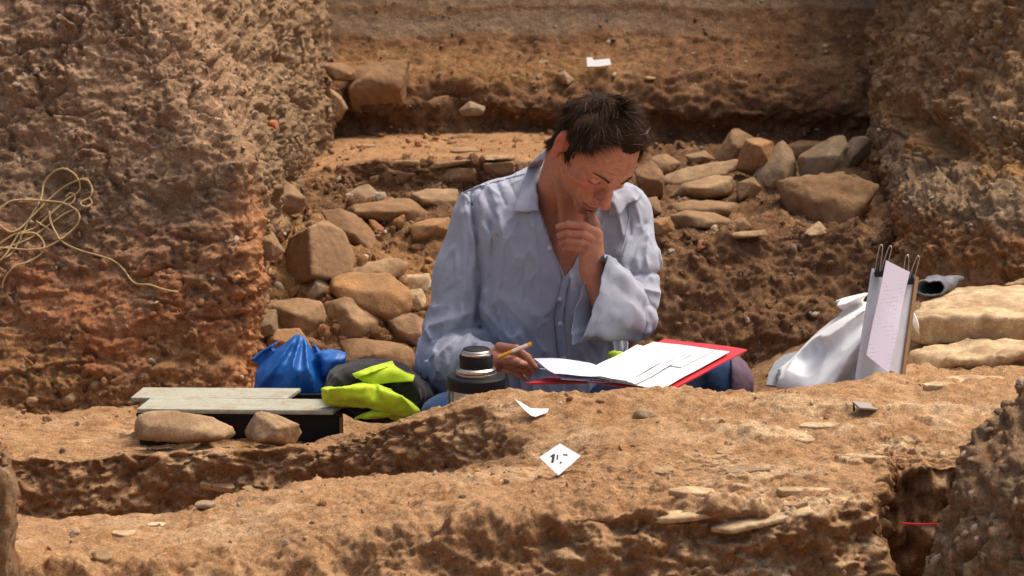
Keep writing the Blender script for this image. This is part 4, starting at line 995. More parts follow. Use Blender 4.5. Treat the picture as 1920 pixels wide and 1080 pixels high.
def mat_cloth(name, col, weave=900, rough=.85, var=.06):
    m = NB(name)
    c = m.mix(1.0, m.mix(0.0, col, col), m.val(m.map(m.noise(40, 4, .6), .25, .75, 1 - var, 1 + var)), 'MULTIPLY')
    c = m.mix(1.0, c, m.val(m.map(m.noise(weave, 2, .6), .25, .75, .9, 1.1)), 'MULTIPLY')
    n = m.bump(m.noise(85, 4, .6, dist=.6), .14, .004); n = m.bump(m.noise(weave, 2, .5), .15, .0006, n)
    m.done(c, rough, n, .2); m.b.inputs['Sheen Weight'].default_value = .15; return m.m
M_SHIRT = mat_cloth('shirt_cotton', (.345, .365, .435))
SHIRT = link('shirt', mesh_np('shirt', Vs, Fs), M_SHIRT, PERSON)
T_SHIRT = BVHTree.FromPolygons(Vs.tolist(), Fs.tolist()); T_BODY = BVHTree.FromPolygons(Vb.tolist(), Fb.tolist())
def cast(px, py, trees):
    best = None; d = Vector(ray(px, py))
    for t in trees:
        r = t.ray_cast(Vector(CAM), d, 30)
        if r[0] is not None and (best is None or r[3] < best[3]): best = r
    return best
def loft(rings, thick, closed=True):
    """rings (n,k,3) -> open tube with an inner wall"""
    R = np.array(rings); n, k = R.shape[:2]; c = R.mean(1, keepdims=True)
    inn = c + (R - c) * (1 - thick / (np.linalg.norm(R - c, axis=2, keepdims=True) + 1e-6))
    V = np.concatenate([R.reshape(-1, 3), inn.reshape(-1, 3)]); F = []; o = n * k
    for i in range(n - 1):
        for j in range(k):
            a, b, c2, d2 = i * k + j, i * k + (j + 1) % k, (i + 1) * k + (j + 1) % k, (i + 1) * k + j
            F += [(a, b, c2, d2), (o + d2, o + c2, o + b, o + a)]
    for i in (0, n - 1):
        for j in range(k):
            a, b = i * k + j, i * k + (j + 1) % k; F.append((b, a, o + a, o + b) if i == 0 else (a, b, o + b, o + a))
    return V, F
def bell():
    # wide unbuttoned cuff of the raised arm: rings from the elbow to the flared mouth
    key = [((1196, 590), -.085, 50, 42, (.05, -1)), ((1186, 585), -.125, 56, 44, (.1, -1)), ((1164, 575), -.165, 66, 40, (.2, -1)), ((1138, 566), -.200, 76, 36, (.26, -1)), ((1116, 562), -.225, 84, 32, (.30, -1)), ((1103, 561), -.235, 87, 30, (.32, -1))]
    rings = []; n = 44; k = 120; t = np.linspace(0, len(key) - 1, n); th = np.linspace(0, 2 * math.pi, k, endpoint=False)
    arr = lambda i: np.array([np.atleast_1d(np.array(kk[i], float)).ravel() for kk in key])
    def ip(i):
        a = arr(i); return np.stack([np.interp(t, range(len(key)), a[:, c]) for c in range(a.shape[1])], 1)
    C, Yc, La, Lb, D = ip(0), ip(1), ip(2), ip(3), ip(4)
    for i in range(n):
        e1 = D[i] / np.linalg.norm(D[i]); m = mpp(Yc[i, 0]); c = at(C[i, 0], C[i, 1], Yc[i, 0])
        v1 = imgv((e1[0], -e1[1], 0)) * La[i, 0] * m; v2 = imgv((.55, .0, .83)) * Lb[i, 0] * m
        w_ = t[i] / (len(key) - 1)
        r = 1 + .05 * w_ * np.sin(th * 3 + 1.2) + .05 * np.sin(th * 7 + 4 * w_) + .03 * np.sin(th * 11 + 9 * w_) * (1 - w_ * .5)
        rings.append(c + np.cos(th)[:, None] * r[:, None] * v1 + np.sin(th)[:, None] * r[:, None] * v2)
    R = np.array(rings); R += .006 * np.stack([noise(R, 26, 611), noise(R, 26, 612), noise(R, 26, 613)], -1) + .003 * np.stack([noise(R, 60, 614)] * 3, -1)
    return loft(R, .0022)
V_, F_ = bell(); CUFF = link('sleeve_cuff', mesh_np('sleeve_cuff', V_, F_), M_SHIRT, SHIRT)
def patch(name, poly, trees, lift, th, mat, parent, step=3.0, bulge=0.0, lab=None):
    """a thin piece of cloth or paper lying over what stands behind its outline"""
    P0 = np.array(poly, float); lo, hi = P0.min(0), P0.max(0)
    nx, ny = int((hi[0] - lo[0]) / step) + 2, int((hi[1] - lo[1]) / step) + 2
    X = np.linspace(lo[0], hi[0], nx); Yv = np.linspace(lo[1], hi[1], ny)
    def inside(x, y):
        c = False; j = len(P0) - 1
        for i in range(len(P0)):
            if (P0[i][1] > y) != (P0[j][1] > y) and x < (P0[j][0] - P0[i][0]) * (y - P0[i][1]) / (P0[j][1] - P0[i][1]) + P0[i][0]: c = not c
            j = i
        return c
    cells = [(i, j) for i in range(nx - 1) for j in range(ny - 1) if inside((X[i] + X[i + 1]) / 2, (Yv[j] + Yv[j + 1]) / 2)]
    used = sorted({(i + a, j + b) for i, j in cells for a in (0, 1) for b in (0, 1)}); ix = {u: k for k, u in enumerate(used)}
    pos = []; dep = []
    cnt = {}
    for i, j in cells:
        for a in (0, 1):
            for b in (0, 1): cnt[(i + a, j + b)] = cnt.get((i + a, j + b), 0) + 1
    for u in used:
        xy = np.array([X[u[0]], Yv[u[1]]])
        if cnt[u] < 4:      # pull the rim onto the outline
            bd, bp = 1e9, xy
            for k in range(len(P0)):
                a, b = P0[k], P0[(k + 1) % len(P0)]; tt = np.clip((xy - a) @ (b - a) / ((b - a) @ (b - a)), 0, 1); qq = a + tt * (b - a); dd = np.linalg.norm(xy - qq)
                if dd < bd: bd, bp = dd, qq
            if bd < step * 1.6: xy = bp
        r = cast(xy[0], xy[1], trees); pos.append(xy); dep.append(r[3] if r else np.nan)
    dep = np.array(dep); dep[np.isnan(dep)] = np.nanmedian(dep)
    med = np.median(dep); dep = np.clip(dep, med - .06, med + .06)
    nb = {}
    for i, j in cells:
        qd = [(i, j), (i + 1, j), (i + 1, j + 1), (i, j + 1)]
        for k in range(4): nb.setdefault(ix[qd[k]], set()).add(ix[qd[(k + 1) % 4]]); nb.setdefault(ix[qd[(k + 1) % 4]], set()).add(ix[qd[k]])
    for _ in range(3): dep = np.array([min(dep[k], .5 * dep[k] + .5 * np.mean([dep[m] for m in nb[k]])) for k in range(len(dep))])
    c = P0.mean(0); ext = np.linalg.norm(hi - lo) / 2
    V = []
    for (x, y), d in zip(pos, dep):
        rr = np.linalg.norm(np.array([x, y]) - c) / ext
        V.append(CAM + ray(x, y) * (d - lift - bulge * (1 - rr ** 2)))
    V = np.array(V); n = len(V); back_ = V + np.array([0, th, 0]); F = []
    from collections import Counter
    ec = Counter()
    for i, j in cells:
        qd = [ix[(i, j)], ix[(i, j + 1)], ix[(i + 1, j + 1)], ix[(i + 1, j)]]; F.append(tuple(qd)); F.append(tuple(v + n for v in reversed(qd)))
        for k in range(4): ec[(qd[k], qd[(k + 1) % 4])] += 1
    for (a, b) in list(ec):
        if (b, a) not in ec: F.append((b, a, a + n, b + n))
    ob = link(name, mesh_np(name, np.concatenate([V, back_]), F), mat, parent)
    return ob
TS = [T_SHIRT, T_BODY]
patch('collar', [(1034, 275), (1020, 300), (1012, 330), (1010, 395), (985, 398), (961, 397), (972, 370), (982, 340), (990, 312), (1012, 288)], [T_SHIRT], .010, .003, M_SHIRT, SHIRT, bulge=.004)
patch('collar', [(1138, 372), (1150, 360), (1172, 352), (1186, 349), (1204, 364), (1196, 376), (1176, 384), (1163, 402), (1142, 405)], [T_SHIRT], .008, .003, M_SHIRT, SHIRT, bulge=.003)
patch('placket', [(1010, 396), (1024, 432), (1040, 474), (1056, 518), (1046, 560), (1040, 600), (1046, 650), (1052, 702), (1066, 702), (1062, 650), (1056, 600), (1060, 560), (1068, 522), (1054, 486), (1036, 440), (1022, 398)], [T_SHIRT], .0035, .002, M_SHIRT, SHIRT)
patch('seam', [(868, 360), (900, 346), (950, 333), (984, 324), (985, 327), (951, 336), (901, 349), (869, 363)], [T_SHIRT], .0012, .001, M_SHIRT, SHIRT, step=2.0)
patch('seam', [(884, 364), (888, 400), (893, 450), (896, 500), (899, 500), (896, 450), (891, 400), (887, 363)], [T_SHIRT], .0012, .001, M_SHIRT, SHIRT, step=2.0)
patch('seam', [(1180, 372), (1178, 410), (1170, 450), (1160, 480), (1163, 481), (1173, 451), (1181, 411), (1183, 372)], [T_SHIRT], .0012, .001, M_SHIRT, SHIRT, step=2.0)
M_BUTTON = plain('button', (.55, .52, .48), .35)
def disc(name, c, n, r, h, mat, parent, k=14):
    n = Vector(n).normalized(); u = n.orthogonal().normalized(); v = n.cross(u); c = Vector(c); V = []; F = []
    for z, rr in ((0, r), (h * .7, r), (h, r * .8)):
        V += [c + u * math.cos(a) * rr + v * math.sin(a) * rr + n * z for a in [2 * math.pi * i / k for i in range(k)]]
    for s in range(2): F += [(s * k + i, s * k + (i + 1) % k, (s + 1) * k + (i + 1) % k, (s + 1) * k + i) for i in range(k)]
    F.append(tuple(range(2 * k, 3 * k))); F.append(tuple(reversed(range(k))))
    return link(name, mesh_np(name, np.array([v[:] for v in V]), F), mat, parent)
for px, py in ((1030, 464), (1050, 560), (1050, 606), (1058, 670)):
    r = cast(px, py, TS); disc('button', np.array(r[0]) + np.array([0, -.006, 0]), (0, -1, .2), .005, .002, M_BUTTON, SHIRT)

# --- trousers, knee ---------------------------------------------------------------------------------------------
def legs(p):
    d = ellip(p, A(1010, 810, .06), (.17, .14, .10))
    d = U_(d, polycap(p, [A(1080, 800, .0), A(1240, 760, -.12), A(1352, 718, -.20)], (.085, .072, .058), .03), .03)
    d = U_(d, polycap(p, [A(1350, 735, -.19), A(1230, 830, -.28), A(1090, 850, -.33)], (.055, .050, .042), .02), .02)
    d = U_(d, polycap(p, [A(950, 815, .0), A(880, 800, -.16), A(840, 790, -.26)], (.085, .072, .058), .03), .03)
    d = U_(d, polycap(p, [A(840, 800, -.26), A(960, 845, -.33), A(1060, 855, -.34)], (.055, .048, .042), .02), .02)
    return d - .003 * noise(p, 30, 621) - .0015 * noise(p, 70, 622)
Vl, Fl = sdf_mesh(legs, A(760, 920, .3) * [1, 0, 1] + [0, -.42, -.03], A(1460, 640, .3) * [1, 0, 1] + [0, .24, .12], .006)
M_DENIM = mat_cloth('denim', (.018, .055, .14), 700, .85, .2)
TROU = link('trousers', mesh_np('trousers', Vl, Fl), M_DENIM, PERSON)
T_LEG = BVHTree.FromPolygons(Vl.tolist(), Fl.tolist())
def pad(p): return np.maximum(legs(p) - .007, -(p @ np.array([1, 0, 0], np.float32) - A(1368, 715, -.2)[0]))
Vk, Fk = sdf_mesh(pad, A(1340, 800, -.2) * [1, 0, 1] + [0, -.36, 0], A(1440, 620, -.2) * [1, 0, 1] + [0, -.05, .03], .004)
link('knee_pad', mesh_np('knee_pad', Vk, Fk), plain('knee_pad_cloth', (.13, .085, .12), .8, .2, .3), PERSON)

# ------------------------------------------------------------------ things around the person
def slab(name, quad, th, mat, parent, nx=1, ny=1, warp=0.0, seed=0):
    """thin sheet between four corners (a, b, c, d in order), th metres thick, optionally warped"""
    a, b, c, d = [np.array(v, float) for v in quad]; n = np.cross(b - a, d - a); n /= np.linalg.norm(n)
    if n[2] < 0: n = -n
    V = []
    for i in range(nx + 1):
        for j in range(ny + 1):
            s, t = i / nx, j / ny; V.append(a * (1 - s) * (1 - t) + b * s * (1 - t) + c * s * t + d * (1 - s) * t)
    V = np.array(V)
    if warp: V = V + n * (warp * noise(V, 9, 700 + seed))[:, None]
    N_ = len(V); F = []; k = ny + 1
    for i in range(nx):
        for j in range(ny):
            q_ = (i * k + j, (i + 1) * k + j, (i + 1) * k + j + 1, i * k + j + 1); F += [q_, tuple(v + N_ for v in reversed(q_))]
    rim = [i * k for i in range(nx + 1)] + [nx * k + j for j in range(1, k)] + [i * k + ny for i in range(nx - 1, -1, -1)] + [j for j in range(ny - 1, 0, -1)]
    for x, y in zip(rim, rim[1:] + rim[:1]): F.append((y, x, x + N_, y + N_))
    me = mesh_np(name, np.concatenate([V, V - n * th]), F); bm = bmesh.new(); bm.from_mesh(me); bmesh.ops.recalc_face_normals(bm, faces=bm.faces); bm.to_mesh(me); bm.free()
    return link(name, me, mat, parent, smooth=False)
def tube(pts, r, k=7, closed=False):
    pts = np.array(pts, float); n = len(pts); T = np.gradient(pts, axis=0); T /= np.linalg.norm(T, axis=1, keepdims=True) + 1e-9
    up = np.array([0, 0, 1.]) if abs(T[0, 2]) < .9 else np.array([1., 0, 0]); u = np.cross(T[0], up); u /= np.linalg.norm(u); V = []
    rr = np.broadcast_to(r, (n,))
    for i in range(n):
        u = u - T[i] * (u @ T[i]); u /= np.linalg.norm(u) + 1e-9; v = np.cross(T[i], u)
        for j in range(k): a = 2 * math.pi * j / k; V.append(pts[i] + rr[i] * (math.cos(a) * u + math.sin(a) * v))
    F = [(i * k + j, i * k + (j + 1) % k, (i + 1) * k + (j + 1) % k, (i + 1) * k + j) for i in range(n - 1) for j in range(k)]
    F += [tuple(reversed(range(k))), tuple((n - 1) * k + j for j in range(k))]
    return np.array(V), F
def spline(pts, step=.004):
    P_ = np.array(pts, float); P_ = np.concatenate([[2 * P_[0] - P_[1]], P_, [2 * P_[-1] - P_[-2]]]); out = []
    for i in range(1, len(P_) - 2):
        n = max(2, int(np.linalg.norm(P_[i + 1] - P_[i]) / step))
        for t in np.linspace(0, 1, n, endpoint=False):
            a, b, c, d = P_[i - 1:i + 3]; out.append(.5 * (2 * b + (c - a) * t + (2 * a - 5 * b + 4 * c - d) * t ** 2 + (3 * b - a - 3 * c + d) * t ** 3))
    out.append(P_[-2]); return np.array(out)
def lathe(name, c, prof, mat, parent, k=40):
    V, F = [], []; c = np.array(c)
    for r, z in prof: V += [c + [r * math.cos(2 * math.pi * j / k), r * math.sin(2 * math.pi * j / k), z] for j in range(k)]
    n = len(prof)
    for i in range(n - 1): F += [(i * k + j, i * k + (j + 1) % k, (i + 1) * k + (j + 1) % k, (i + 1) * k + j) for j in range(k)]
    F += [tuple(reversed(range(k))), tuple((n - 1) * k + j for j in range(k))]
    ob = link(name, mesh_np(name, np.array(V), F), mat, parent); ob.data.set_sharp_from_angle(angle=.6); return ob
M_RED = plain('red_card', (.55, .022, .035), .45, .4, .1, 500, .06)
M_PAPER = plain('paper', (.78, .77, .78), .75, .2, .05, 400, .03, 30)
M_PAPER2 = plain('lilac_paper', (.60, .57, .70), .75, .2, .05, 400, .04, 30)
M_DIV = plain('divider_card', (.62, .64, .58), .7, .2, 0, 300, .03)
M_BLACKP = plain('black_plastic', (.010, .010, .011), .5, .25, .15, 400, .2)
M_STEEL = plain('brushed_steel', (.55, .53, .50), .28, .5, .05, 900, .08, 200, Metallic=1.0)
M_INK = plain('ink', (.015, .015, .02), .6)
def mat_form(name, col, axis=2, pitch=130):
    '''printed form: faint ruled rows with broken grey handwriting'''
    m = NB(name); sx = m.n('ShaderNodeSeparateXYZ'); m.l(m.co, sx.inputs[0])
    row = m.math('FRACT', m.math('MULTIPLY', sx.outputs[axis], pitch), 0); ln = m.map(row, .42, .5, 0, 1); ln = m.math('MULTIPLY', ln, m.map(row, .62, .7, 1, 0))
    ink = m.math('MULTIPLY', ln, m.map(m.noise(420, 2, .6), .50, .58, 0, 1)); blk = m.map(m.noise(28, 2, .5), .48, .55, 0, .55)
    c = m.mix(m.math('MULTIPLY', ink, blk), col, (.16, .15, .22)); return m.done(c, .75, None, .2)
M_PAGE = mat_form('written_page', (.78, .77, .79), 1, 120)
# red ring binder open on the lap
QA, QB, QC, QD = at(1246, 634, -.16), at(1401, 655, -.28), at(1264, 736, -.545), at(1094, 712, -.43)
QC = QB + QD - QA
BIND = empty('ring_binder', tuple(QD)); tag(BIND, 'open red ring binder with white sheets resting on the lap', 'binder')
nB = np.cross(QB - QA, QD - QA); nB /= np.linalg.norm(nB); nB = nB if nB[2] > 0 else -nB
def bp(s, t, h): return QA + s * (QB - QA) + t * (QD - QA) + nB * h
slab('cover', [bp(0, 0, 0), bp(1, 0, 0), bp(1, 1, 0), bp(0, 1, 0)], .003, M_RED, BIND, 8, 8, .003, 1)
slab('divider_sheet', [bp(.02, .16, .004), bp(.80, .14, .004), bp(.80, .98, .004), bp(.02, .98, .004)], .0015, M_DIV, BIND, 8, 8, .003, 2)
slab('page', [bp(.28, .14, .0065), bp(.93, .15, .0065), bp(.95, 1.02, .0065), bp(.28, 1.02, .0065)], .0012, M_PAPER, BIND, 8, 8, .003, 2)
slab('divider_sheet', [bp(.03, .17, .009), bp(.78, .17, .009), bp(.78, .60, .009), bp(.03, .60, .009)], .0012, M_DIV, BIND, 8, 8, .003, 2)
for k in range(4): slab('page', [bp(-.02 + .012 * k, .32 + .015 * k, .011 + .0017 * k), bp(.66 - .03 * k, .33 + .012 * k, .011 + .0017 * k), bp(.66 - .03 * k, 1.04, .011 + .0017 * k), bp(-.02 + .012 * k, 1.02, .011 + .0017 * k)], .0009, M_PAGE if k == 3 else M_PAPER, BIND, 10, 10, .005, 3 + k)
QE, QF = at(1030, 707, -.33), at(985, 718, -.43)
QH = at(1120, 708, -.35)
slab('cover', [QE, QH, at(1096, 716, -.44), QF], .004, M_RED, BIND, 6, 6, .003, 5)
for k in range(3):
    a = [at(1000 + 6 * k, 690 + 2 * k, -.33), at(1105 + 8 * k, 697 + 2 * k, -.35), at(1165 + 6 * k, 723, -.47), at(1040 + 14 * k, 718 + k, -.46)]
    slab('loose_page', [q_ + np.array([0, 0, .006 * (3 - k)]) for q_ in a], .0009, M_PAPER2, BIND, 14, 14, .010, 8 + k)
for (x0, y0), (x1, y1) in (((1128, 716), (1134, 708)), ((1140, 718), (1142, 710)), ((1150, 719), (1153, 712)), ((1108, 714), (1111, 706))):
    V_, F_ = tube([at(x0, y0, -.50), at(x1, y1, -.492)], .0009, 5); link('ink_mark', mesh_np('ink_mark', V_, F_), M_INK, BIND)
# pencil
PENC = empty('pencil', tuple(at(965, 657, -.318))); tag(PENC, 'yellow and white pencil held in the writing hand', 'pencil')
p0, p1 = at(934, 670, -.322), at(997, 644, -.314)
for nm, a, b, r, m_ in (('barrel', .0, .42, .0042, plain('pencil_yellow', (.75, .33, .02), .35)), ('sleeve', .42, .88, .0044, plain('pencil_pale', (.80, .62, .46), .4)), ('end_cap', .88, 1.0, .0043, MATS['pencil_yellow'])):
    V_, F_ = tube([p0 + (p1 - p0) * a, p0 + (p1 - p0) * b], r, 6); link(nm, mesh_np(nm, V_, F_), m_, PENC, smooth=False)
# vacuum flask
FY = -.43; fx = at(893, 700, FY)[0]; zf = lambda py: at(893, py, FY)[2]; m_ = mpp(FY)
FL = empty('vacuum_flask', (fx, FY, zf(790))); tag(FL, 'steel vacuum flask with black stopper and wide black collar behind the mound', 'flask')
c0 = (fx, FY, 0)
lathe('body', c0, [(.046, zf(812)), (.050, zf(808)), (.050, zf(728)), (.048, zf(724))], M_STEEL, FL)
lathe('collar', c0, [(.052, zf(729)), (.0585, zf(727)), (.0585, zf(707)), (.056, zf(704))], M_BLACKP, FL)
lathe('neck_ring', c0, [(.040, zf(706)), (.041, zf(703)), (.041, zf(698)), (.037, zf(696.5)), (.0395, zf(695)), (.0395, zf(691)), (.036, zf(688))], M_STEEL, FL)
lathe('stopper', c0, [(.033, zf(690)), (.0335, zf(688)), (.0335, zf(667)), (.032, zf(664))], M_BLACKP, FL)
lathe('lid', c0, [(.031, zf(665)), (.031, zf(661)), (.029, zf(660)), (.0295, zf(658)), (.027, zf(655))], M_STEEL, FL)
lathe('lid_button', c0, [(.026, zf(656)), (.026, zf(653.5)), (.024, zf(652.5))], M_BLACKP, FL)
V_, F_ = tube(spline([at(848, 722, FY), at(842, 732, FY - .01), at(841, 750, FY - .01), at(850, 770, FY)]), .0035, 8); link('carry_strap', mesh_np('carry_strap', V_, F_), plain('strap', (.32, .32, .31), .5), FL)

# crumpled soft things: shaped from their outline, real depth and folds
def hull_of(outline, Y, depth, seed, fs=.6, front=(0, .1), yfun=None):
    o = np.array(outline, float); c = (o.min(0) + o.max(0)) / 2; wh = o.max(0) - o.min(0); rg = random.Random(seed); pts = []
    for p in o: pts.append(at(p[0], p[1], Y + rg.uniform(-.1, .1) * depth))
    for s, dy, k in ((fs, -.5, 1), (.6, .5, -1)):
        for p in o[::2]:
            e = c + (p - c) * (s + rg.uniform(-.2, .2)) + np.array(front) * wh * k; pts.append(at(e[0], e[1], Y + dy * depth))
    N_, H_ = hull_planes([list(v) for v in pts]); return N_, H_
def hull_d(p, NH, k): return smax(p @ NH[0].T.astype(np.float32) - NH[1], k) if False else smax((NH[0] @ p.T) - NH[1][:, None], k)
def crumple(p, seed, amp, sc): 
    n1 = 1 - np.abs(noise(p * [1, 1, .6], sc, seed)) * 2; n2 = 1 - np.abs(noise(p, sc * 2.1, seed + 3)) * 2
    return amp * (n1 + .45 * n2)
def soft(name, hulls, mat, parent, h=.0035, amp=.008, sc=16, seed=0, k=.006, extra=None):
    def f(p):
        d = None
        for NH in hulls: e = hull_d(p, NH, k); d = e if d is None else U_(d, e, .012)
        if extra: d = extra(p, d)
        return d - crumple(p, seed, amp, sc)
    lo, hi = hulls[0][2].copy(), hulls[0][3].copy()
    for NH in hulls: lo = np.minimum(lo, NH[2]); hi = np.maximum(hi, NH[3])
    V, F = sdf_mesh(f, lo - .03, hi + .03, h); ob = link(name, mesh_np(name, V, F), mat, parent); return ob, V, F
def radial(cx, cy, freq, amp, ph):
    def f(p, d):
        x, y = to_px(p); a = np.arctan2(x - cx, y - cy); r = np.hypot(x - cx, y - cy)
        s_ = np.abs(np.sin(a * freq + ph + 1.1 * noise(p, 9, 717))); return d + amp * (s_ - .5) * sm(10, 60, r)
    return f
def H4(outline, Y, depth, seed, **kw):
    NH = hull_of(outline, Y, depth, seed, **kw); P4 = np.array([at(a, b, Y + e * depth) for a, b in outline for e in (-.5, .5)])
    return (NH[0], NH[1], P4.min(0), P4.max(0))
M_TARP = plain('blue_tarpaulin', (.012, .105, .36), .45, .35, .35, 160, .12, 40)
SACK = empty('plastic_sack', tuple(at(560, 760, -.02))); tag(SACK, 'crumpled bright blue plastic sack behind the black tray', 'sack')
soft('sheet', [H4([(474, 702), (486, 690), (520, 655), (565, 629), (582, 645), (606, 668), (618, 700), (612, 755), (470, 755)], .06, .16, 3, front=(.1, .25), fs=.55)], M_TARP, SACK, amp=.004, sc=15, seed=711, k=.002, extra=radial(565, 610, 8.0, .016, 1.3))
soft('flap', [H4([(596, 662), (622, 653), (650, 661), (646, 690), (632, 720), (604, 715)], .03, .10, 4)], M_TARP, SACK, amp=.003, sc=16, seed=713, k=.002, extra=radial(650, 640, 6.0, .008, .3))
M_BLKC = mat_cloth('black_fleece', (.022, .020, .021), 600, .9, .2)
M_HIVIS = mat_cloth('hi_vis_cloth', (.45, .60, .02), 700, .75, .18)
JACK = empty('jacket', tuple(at(710, 790, -.12))); tag(JACK, 'black and fluorescent yellow jacket heaped beside the flask', 'jacket')
_, Vj, Fj = soft('body', [H4([(612, 700), (622, 676), (660, 661), (720, 659), (765, 674), (800, 700), (838, 745), (815, 780), (700, 795), (618, 772)], -.10, .26, 5, front=(0, .05), fs=.85)], M_BLKC, JACK, amp=.009, sc=15, seed=721, k=.012)
T_J = BVHTree.FromPolygons(Vj.tolist(), Fj.tolist())
soft('yellow_sleeve', [H4([(608, 732), (640, 725), (690, 722), (728, 734), (722, 766), (660, 763), (614, 754)], -.235, .07, 21, front=(0, -.1)), H4([(698, 728), (735, 738), (768, 758), (794, 784), (756, 789), (728, 772), (698, 762)], -.235, .07, 22, front=(0, -.1))], M_HIVIS, JACK, h=.0028, amp=.0065, sc=21, seed=731, k=.002)
soft('yellow_hem', [H4([(660, 788), (672, 773), (700, 766), (734, 768), (738, 781), (690, 788)], -.245, .05, 23)], M_HIVIS, JACK, h=.0028, amp=.003, sc=30, seed=735, k=.003)
patch('yellow_panel', [(668, 706), (700, 690), (735, 678), (742, 688), (762, 700), (778, 704), (774, 716), (735, 717), (700, 722), (682, 718)], [T_J], .006, .006, M_HIVIS, JACK, bulge=.012)
patch('yellow_panel', [(660, 702), (695, 688), (736, 677), (738, 684), (700, 699), (668, 710)], [T_J], .016, .006, M_HIVIS, JACK, bulge=.004)
r_ = at(708, 746, -.262); disc('snap_button', r_, (0, -1, .2), .005, .003, M_BLACKP, JACK)
HV2 = tag(link('cloth_scrap', mesh_np('cloth_scrap', *sdf_mesh(lambda p: polycap(p, [A(1148, 668, -.22), A(1160, 673, -.24), A(1172, 682, -.25)], (.009, .012, .009), .01) - crumple(p, 741, .003, 40), A(1130, 720, -.3) * [1, 0, 1] + [0, -.29, 0], A(1190, 650, -.2) * [1, 0, 1] + [0, -.18, .02], .0025)), M_HIVIS), 'small bit of fluorescent yellow cloth showing between shirt and binder', 'cloth')

# black tray with two pale boards on top
zt = at(640, 768, -.215)[2]; xl, xr = at(262, 780, -.215)[0], at(637, 780, -.215)[0]; zg = .035
TRAY = empty('plastic_tray', ((xl + xr) / 2, -.08, zg)); tag(TRAY, 'shallow black plastic tray under the pale boards', 'tray')
def bevbox(name, lo, hi, mat, parent, b=.003, rz=0.0, seg=2, jit=None):
    bm = bmesh.new(); bmesh.ops.create_cube(bm, size=1); lo, hi = np.array(lo), np.array(hi); c = (lo + hi) / 2
    for v in bm.verts: v.co = Vector((hi - lo) * np.array(v.co))
    if jit: jit(bm)
    bmesh.ops.bevel(bm, geom=bm.edges[:], offset=b, segments=seg, affect='EDGES', profile=.6)
    bmesh.ops.rotate(bm, verts=bm.verts, cent=(0, 0, 0), matrix=Matrix.Rotation(rz, 3, 'Z')); bmesh.ops.translate(bm, verts=bm.verts, vec=Vector(c))
    me = bpy.data.meshes.new(name); bm.to_mesh(me); bm.free(); return link(name, me, mat, parent, smooth=False)
bevbox('wall', (xl, -.225, zg - .01), (xr, -.215, zt - .004), M_BLACKP, TRAY); bevbox('wall', (xl, -.05, zg - .01), (xr, -.04, zt - .004), M_BLACKP, TRAY)
bevbox('wall', (xl + .001, -.2149, zg - .01), (xl + .009, -.0501, zt - .004), M_BLACKP, TRAY); bevbox('wall', (xr - .009, -.2149, zg - .01), (xr - .001, -.0501, zt - .004), M_BLACKP, TRAY)
bevbox('base', (xl + .01, -.214, zg - .008), (xr - .01, -.051, zg + .004), M_BLACKP, TRAY, .001)
bevbox('rim', (xl - .006, -.233, zt - .012), (xr + .006, -.2255, zt - .003), M_BLACKP, TRAY)
def mat_board():
    m = NB('weathered_board'); mp = m.n('ShaderNodeMapping'); m.l(m.co, mp.inputs[0]); mp.inputs['Scale'].default_value = (1.2, 14, 14)
    g = m.noise(9, 5, .6, mp.outputs[0], .8); c = m.mix(m.map(g, .3, .7, 0, 1), (.42, .41, .33), (.30, .29, .22))
    c = m.mix(m.map(m.noise(20, 5, .7), .50, .68, 0, .65), c, (.30, .21, .12)); c = m.mix(1.0, c, m.val(m.map(m.noise(110, 4, .7), .25, .75, .75, 1.2)), 'MULTIPLY'); return m.done(c, .8, m.bump(g, .25, .001), .2)
M_BOARD = mat_board()
def board(y0, y1, pxl, pxr, z0, th, rz, lab):
    def jit(bm):
        for v in bm.verts: v.co.x += .012 * (1 if v.co.y > 0 else -1) * (1 if v.co.x > 0 else .6); v.co.z += .002 * v.co.x
    return tag(bevbox('board', (at(pxl, 745, (y0 + y1) / 2)[0], y0, z0), (at(pxr, 745, (y0 + y1) / 2)[0], y1, z0 + th), M_BOARD, None, .003, rz, 2, jit), lab, 'board', 'pale boards on the black tray')
board(-.135, -.035, 256, 551, zt - .003, .010, -.03, 'shorter pale board lying across the back of the black tray')
board(-.245, -.138, 268, 640, zt - .003, .010, -.05, 'longer pale board along the front of the black tray')

# white sack, grey rim, clipboard, grey tube at the right
def mat_sack():
    m = NB('white_sacking'); c = m.mix(m.map(m.noise(14, 4, .6), .35, .7, 0, 1), (.84, .85, .86), (.74, .72, .68))
    return m.done(c, .6, m.bump(m.noise(500, 2), .15, .001), .3)
WS = empty('white_sack', tuple(at(1580, 725, -.2))); tag(WS, 'limp white sack slumped behind the clipboard', 'sack')
soft('sheet', [H4([(1448, 730), (1475, 704), (1522, 676), (1546, 632), (1582, 590), (1630, 558), (1660, 575), (1722, 596), (1704, 650), (1690, 716), (1600, 722), (1500, 735)], -.30, .26, 8, front=(0, .3), fs=.7)], mat_sack(), WS, amp=.005, sc=11, seed=751, k=.004, extra=radial(1700, 520, 11.0, .022, .7))
CB = empty('clipboard', tuple(at(1645, 712, -.44))); tag(CB, 'grey clipboard with a lilac sheet standing upright, held by bulldog clips', 'clipboard')
M_CBG = plain('grey_board', (.66, .68, .72), .6, .3, .05, 300, .06); M_CBE = plain('board_edge', (.28, .17, .08), .7); M_LIL = mat_form('lilac_sheet', (.70, .66, .78))
YB, YT = -.47, -.40
slab('board', [at(1636, 503, YT), at(1716, 516, YT + .04), at(1688, 720, YB + .04), at(1603, 720, YB)], .004, M_CBG, CB, 2, 2)
slab('backing_board', [at(1640, 508, YT + .016), at(1722, 520, YT + .052), at(1694, 720, YB + .056), at(1612, 720, YB + .02)], .005, plain('backing', (.60, .60, .64), .6), CB, 2, 2)
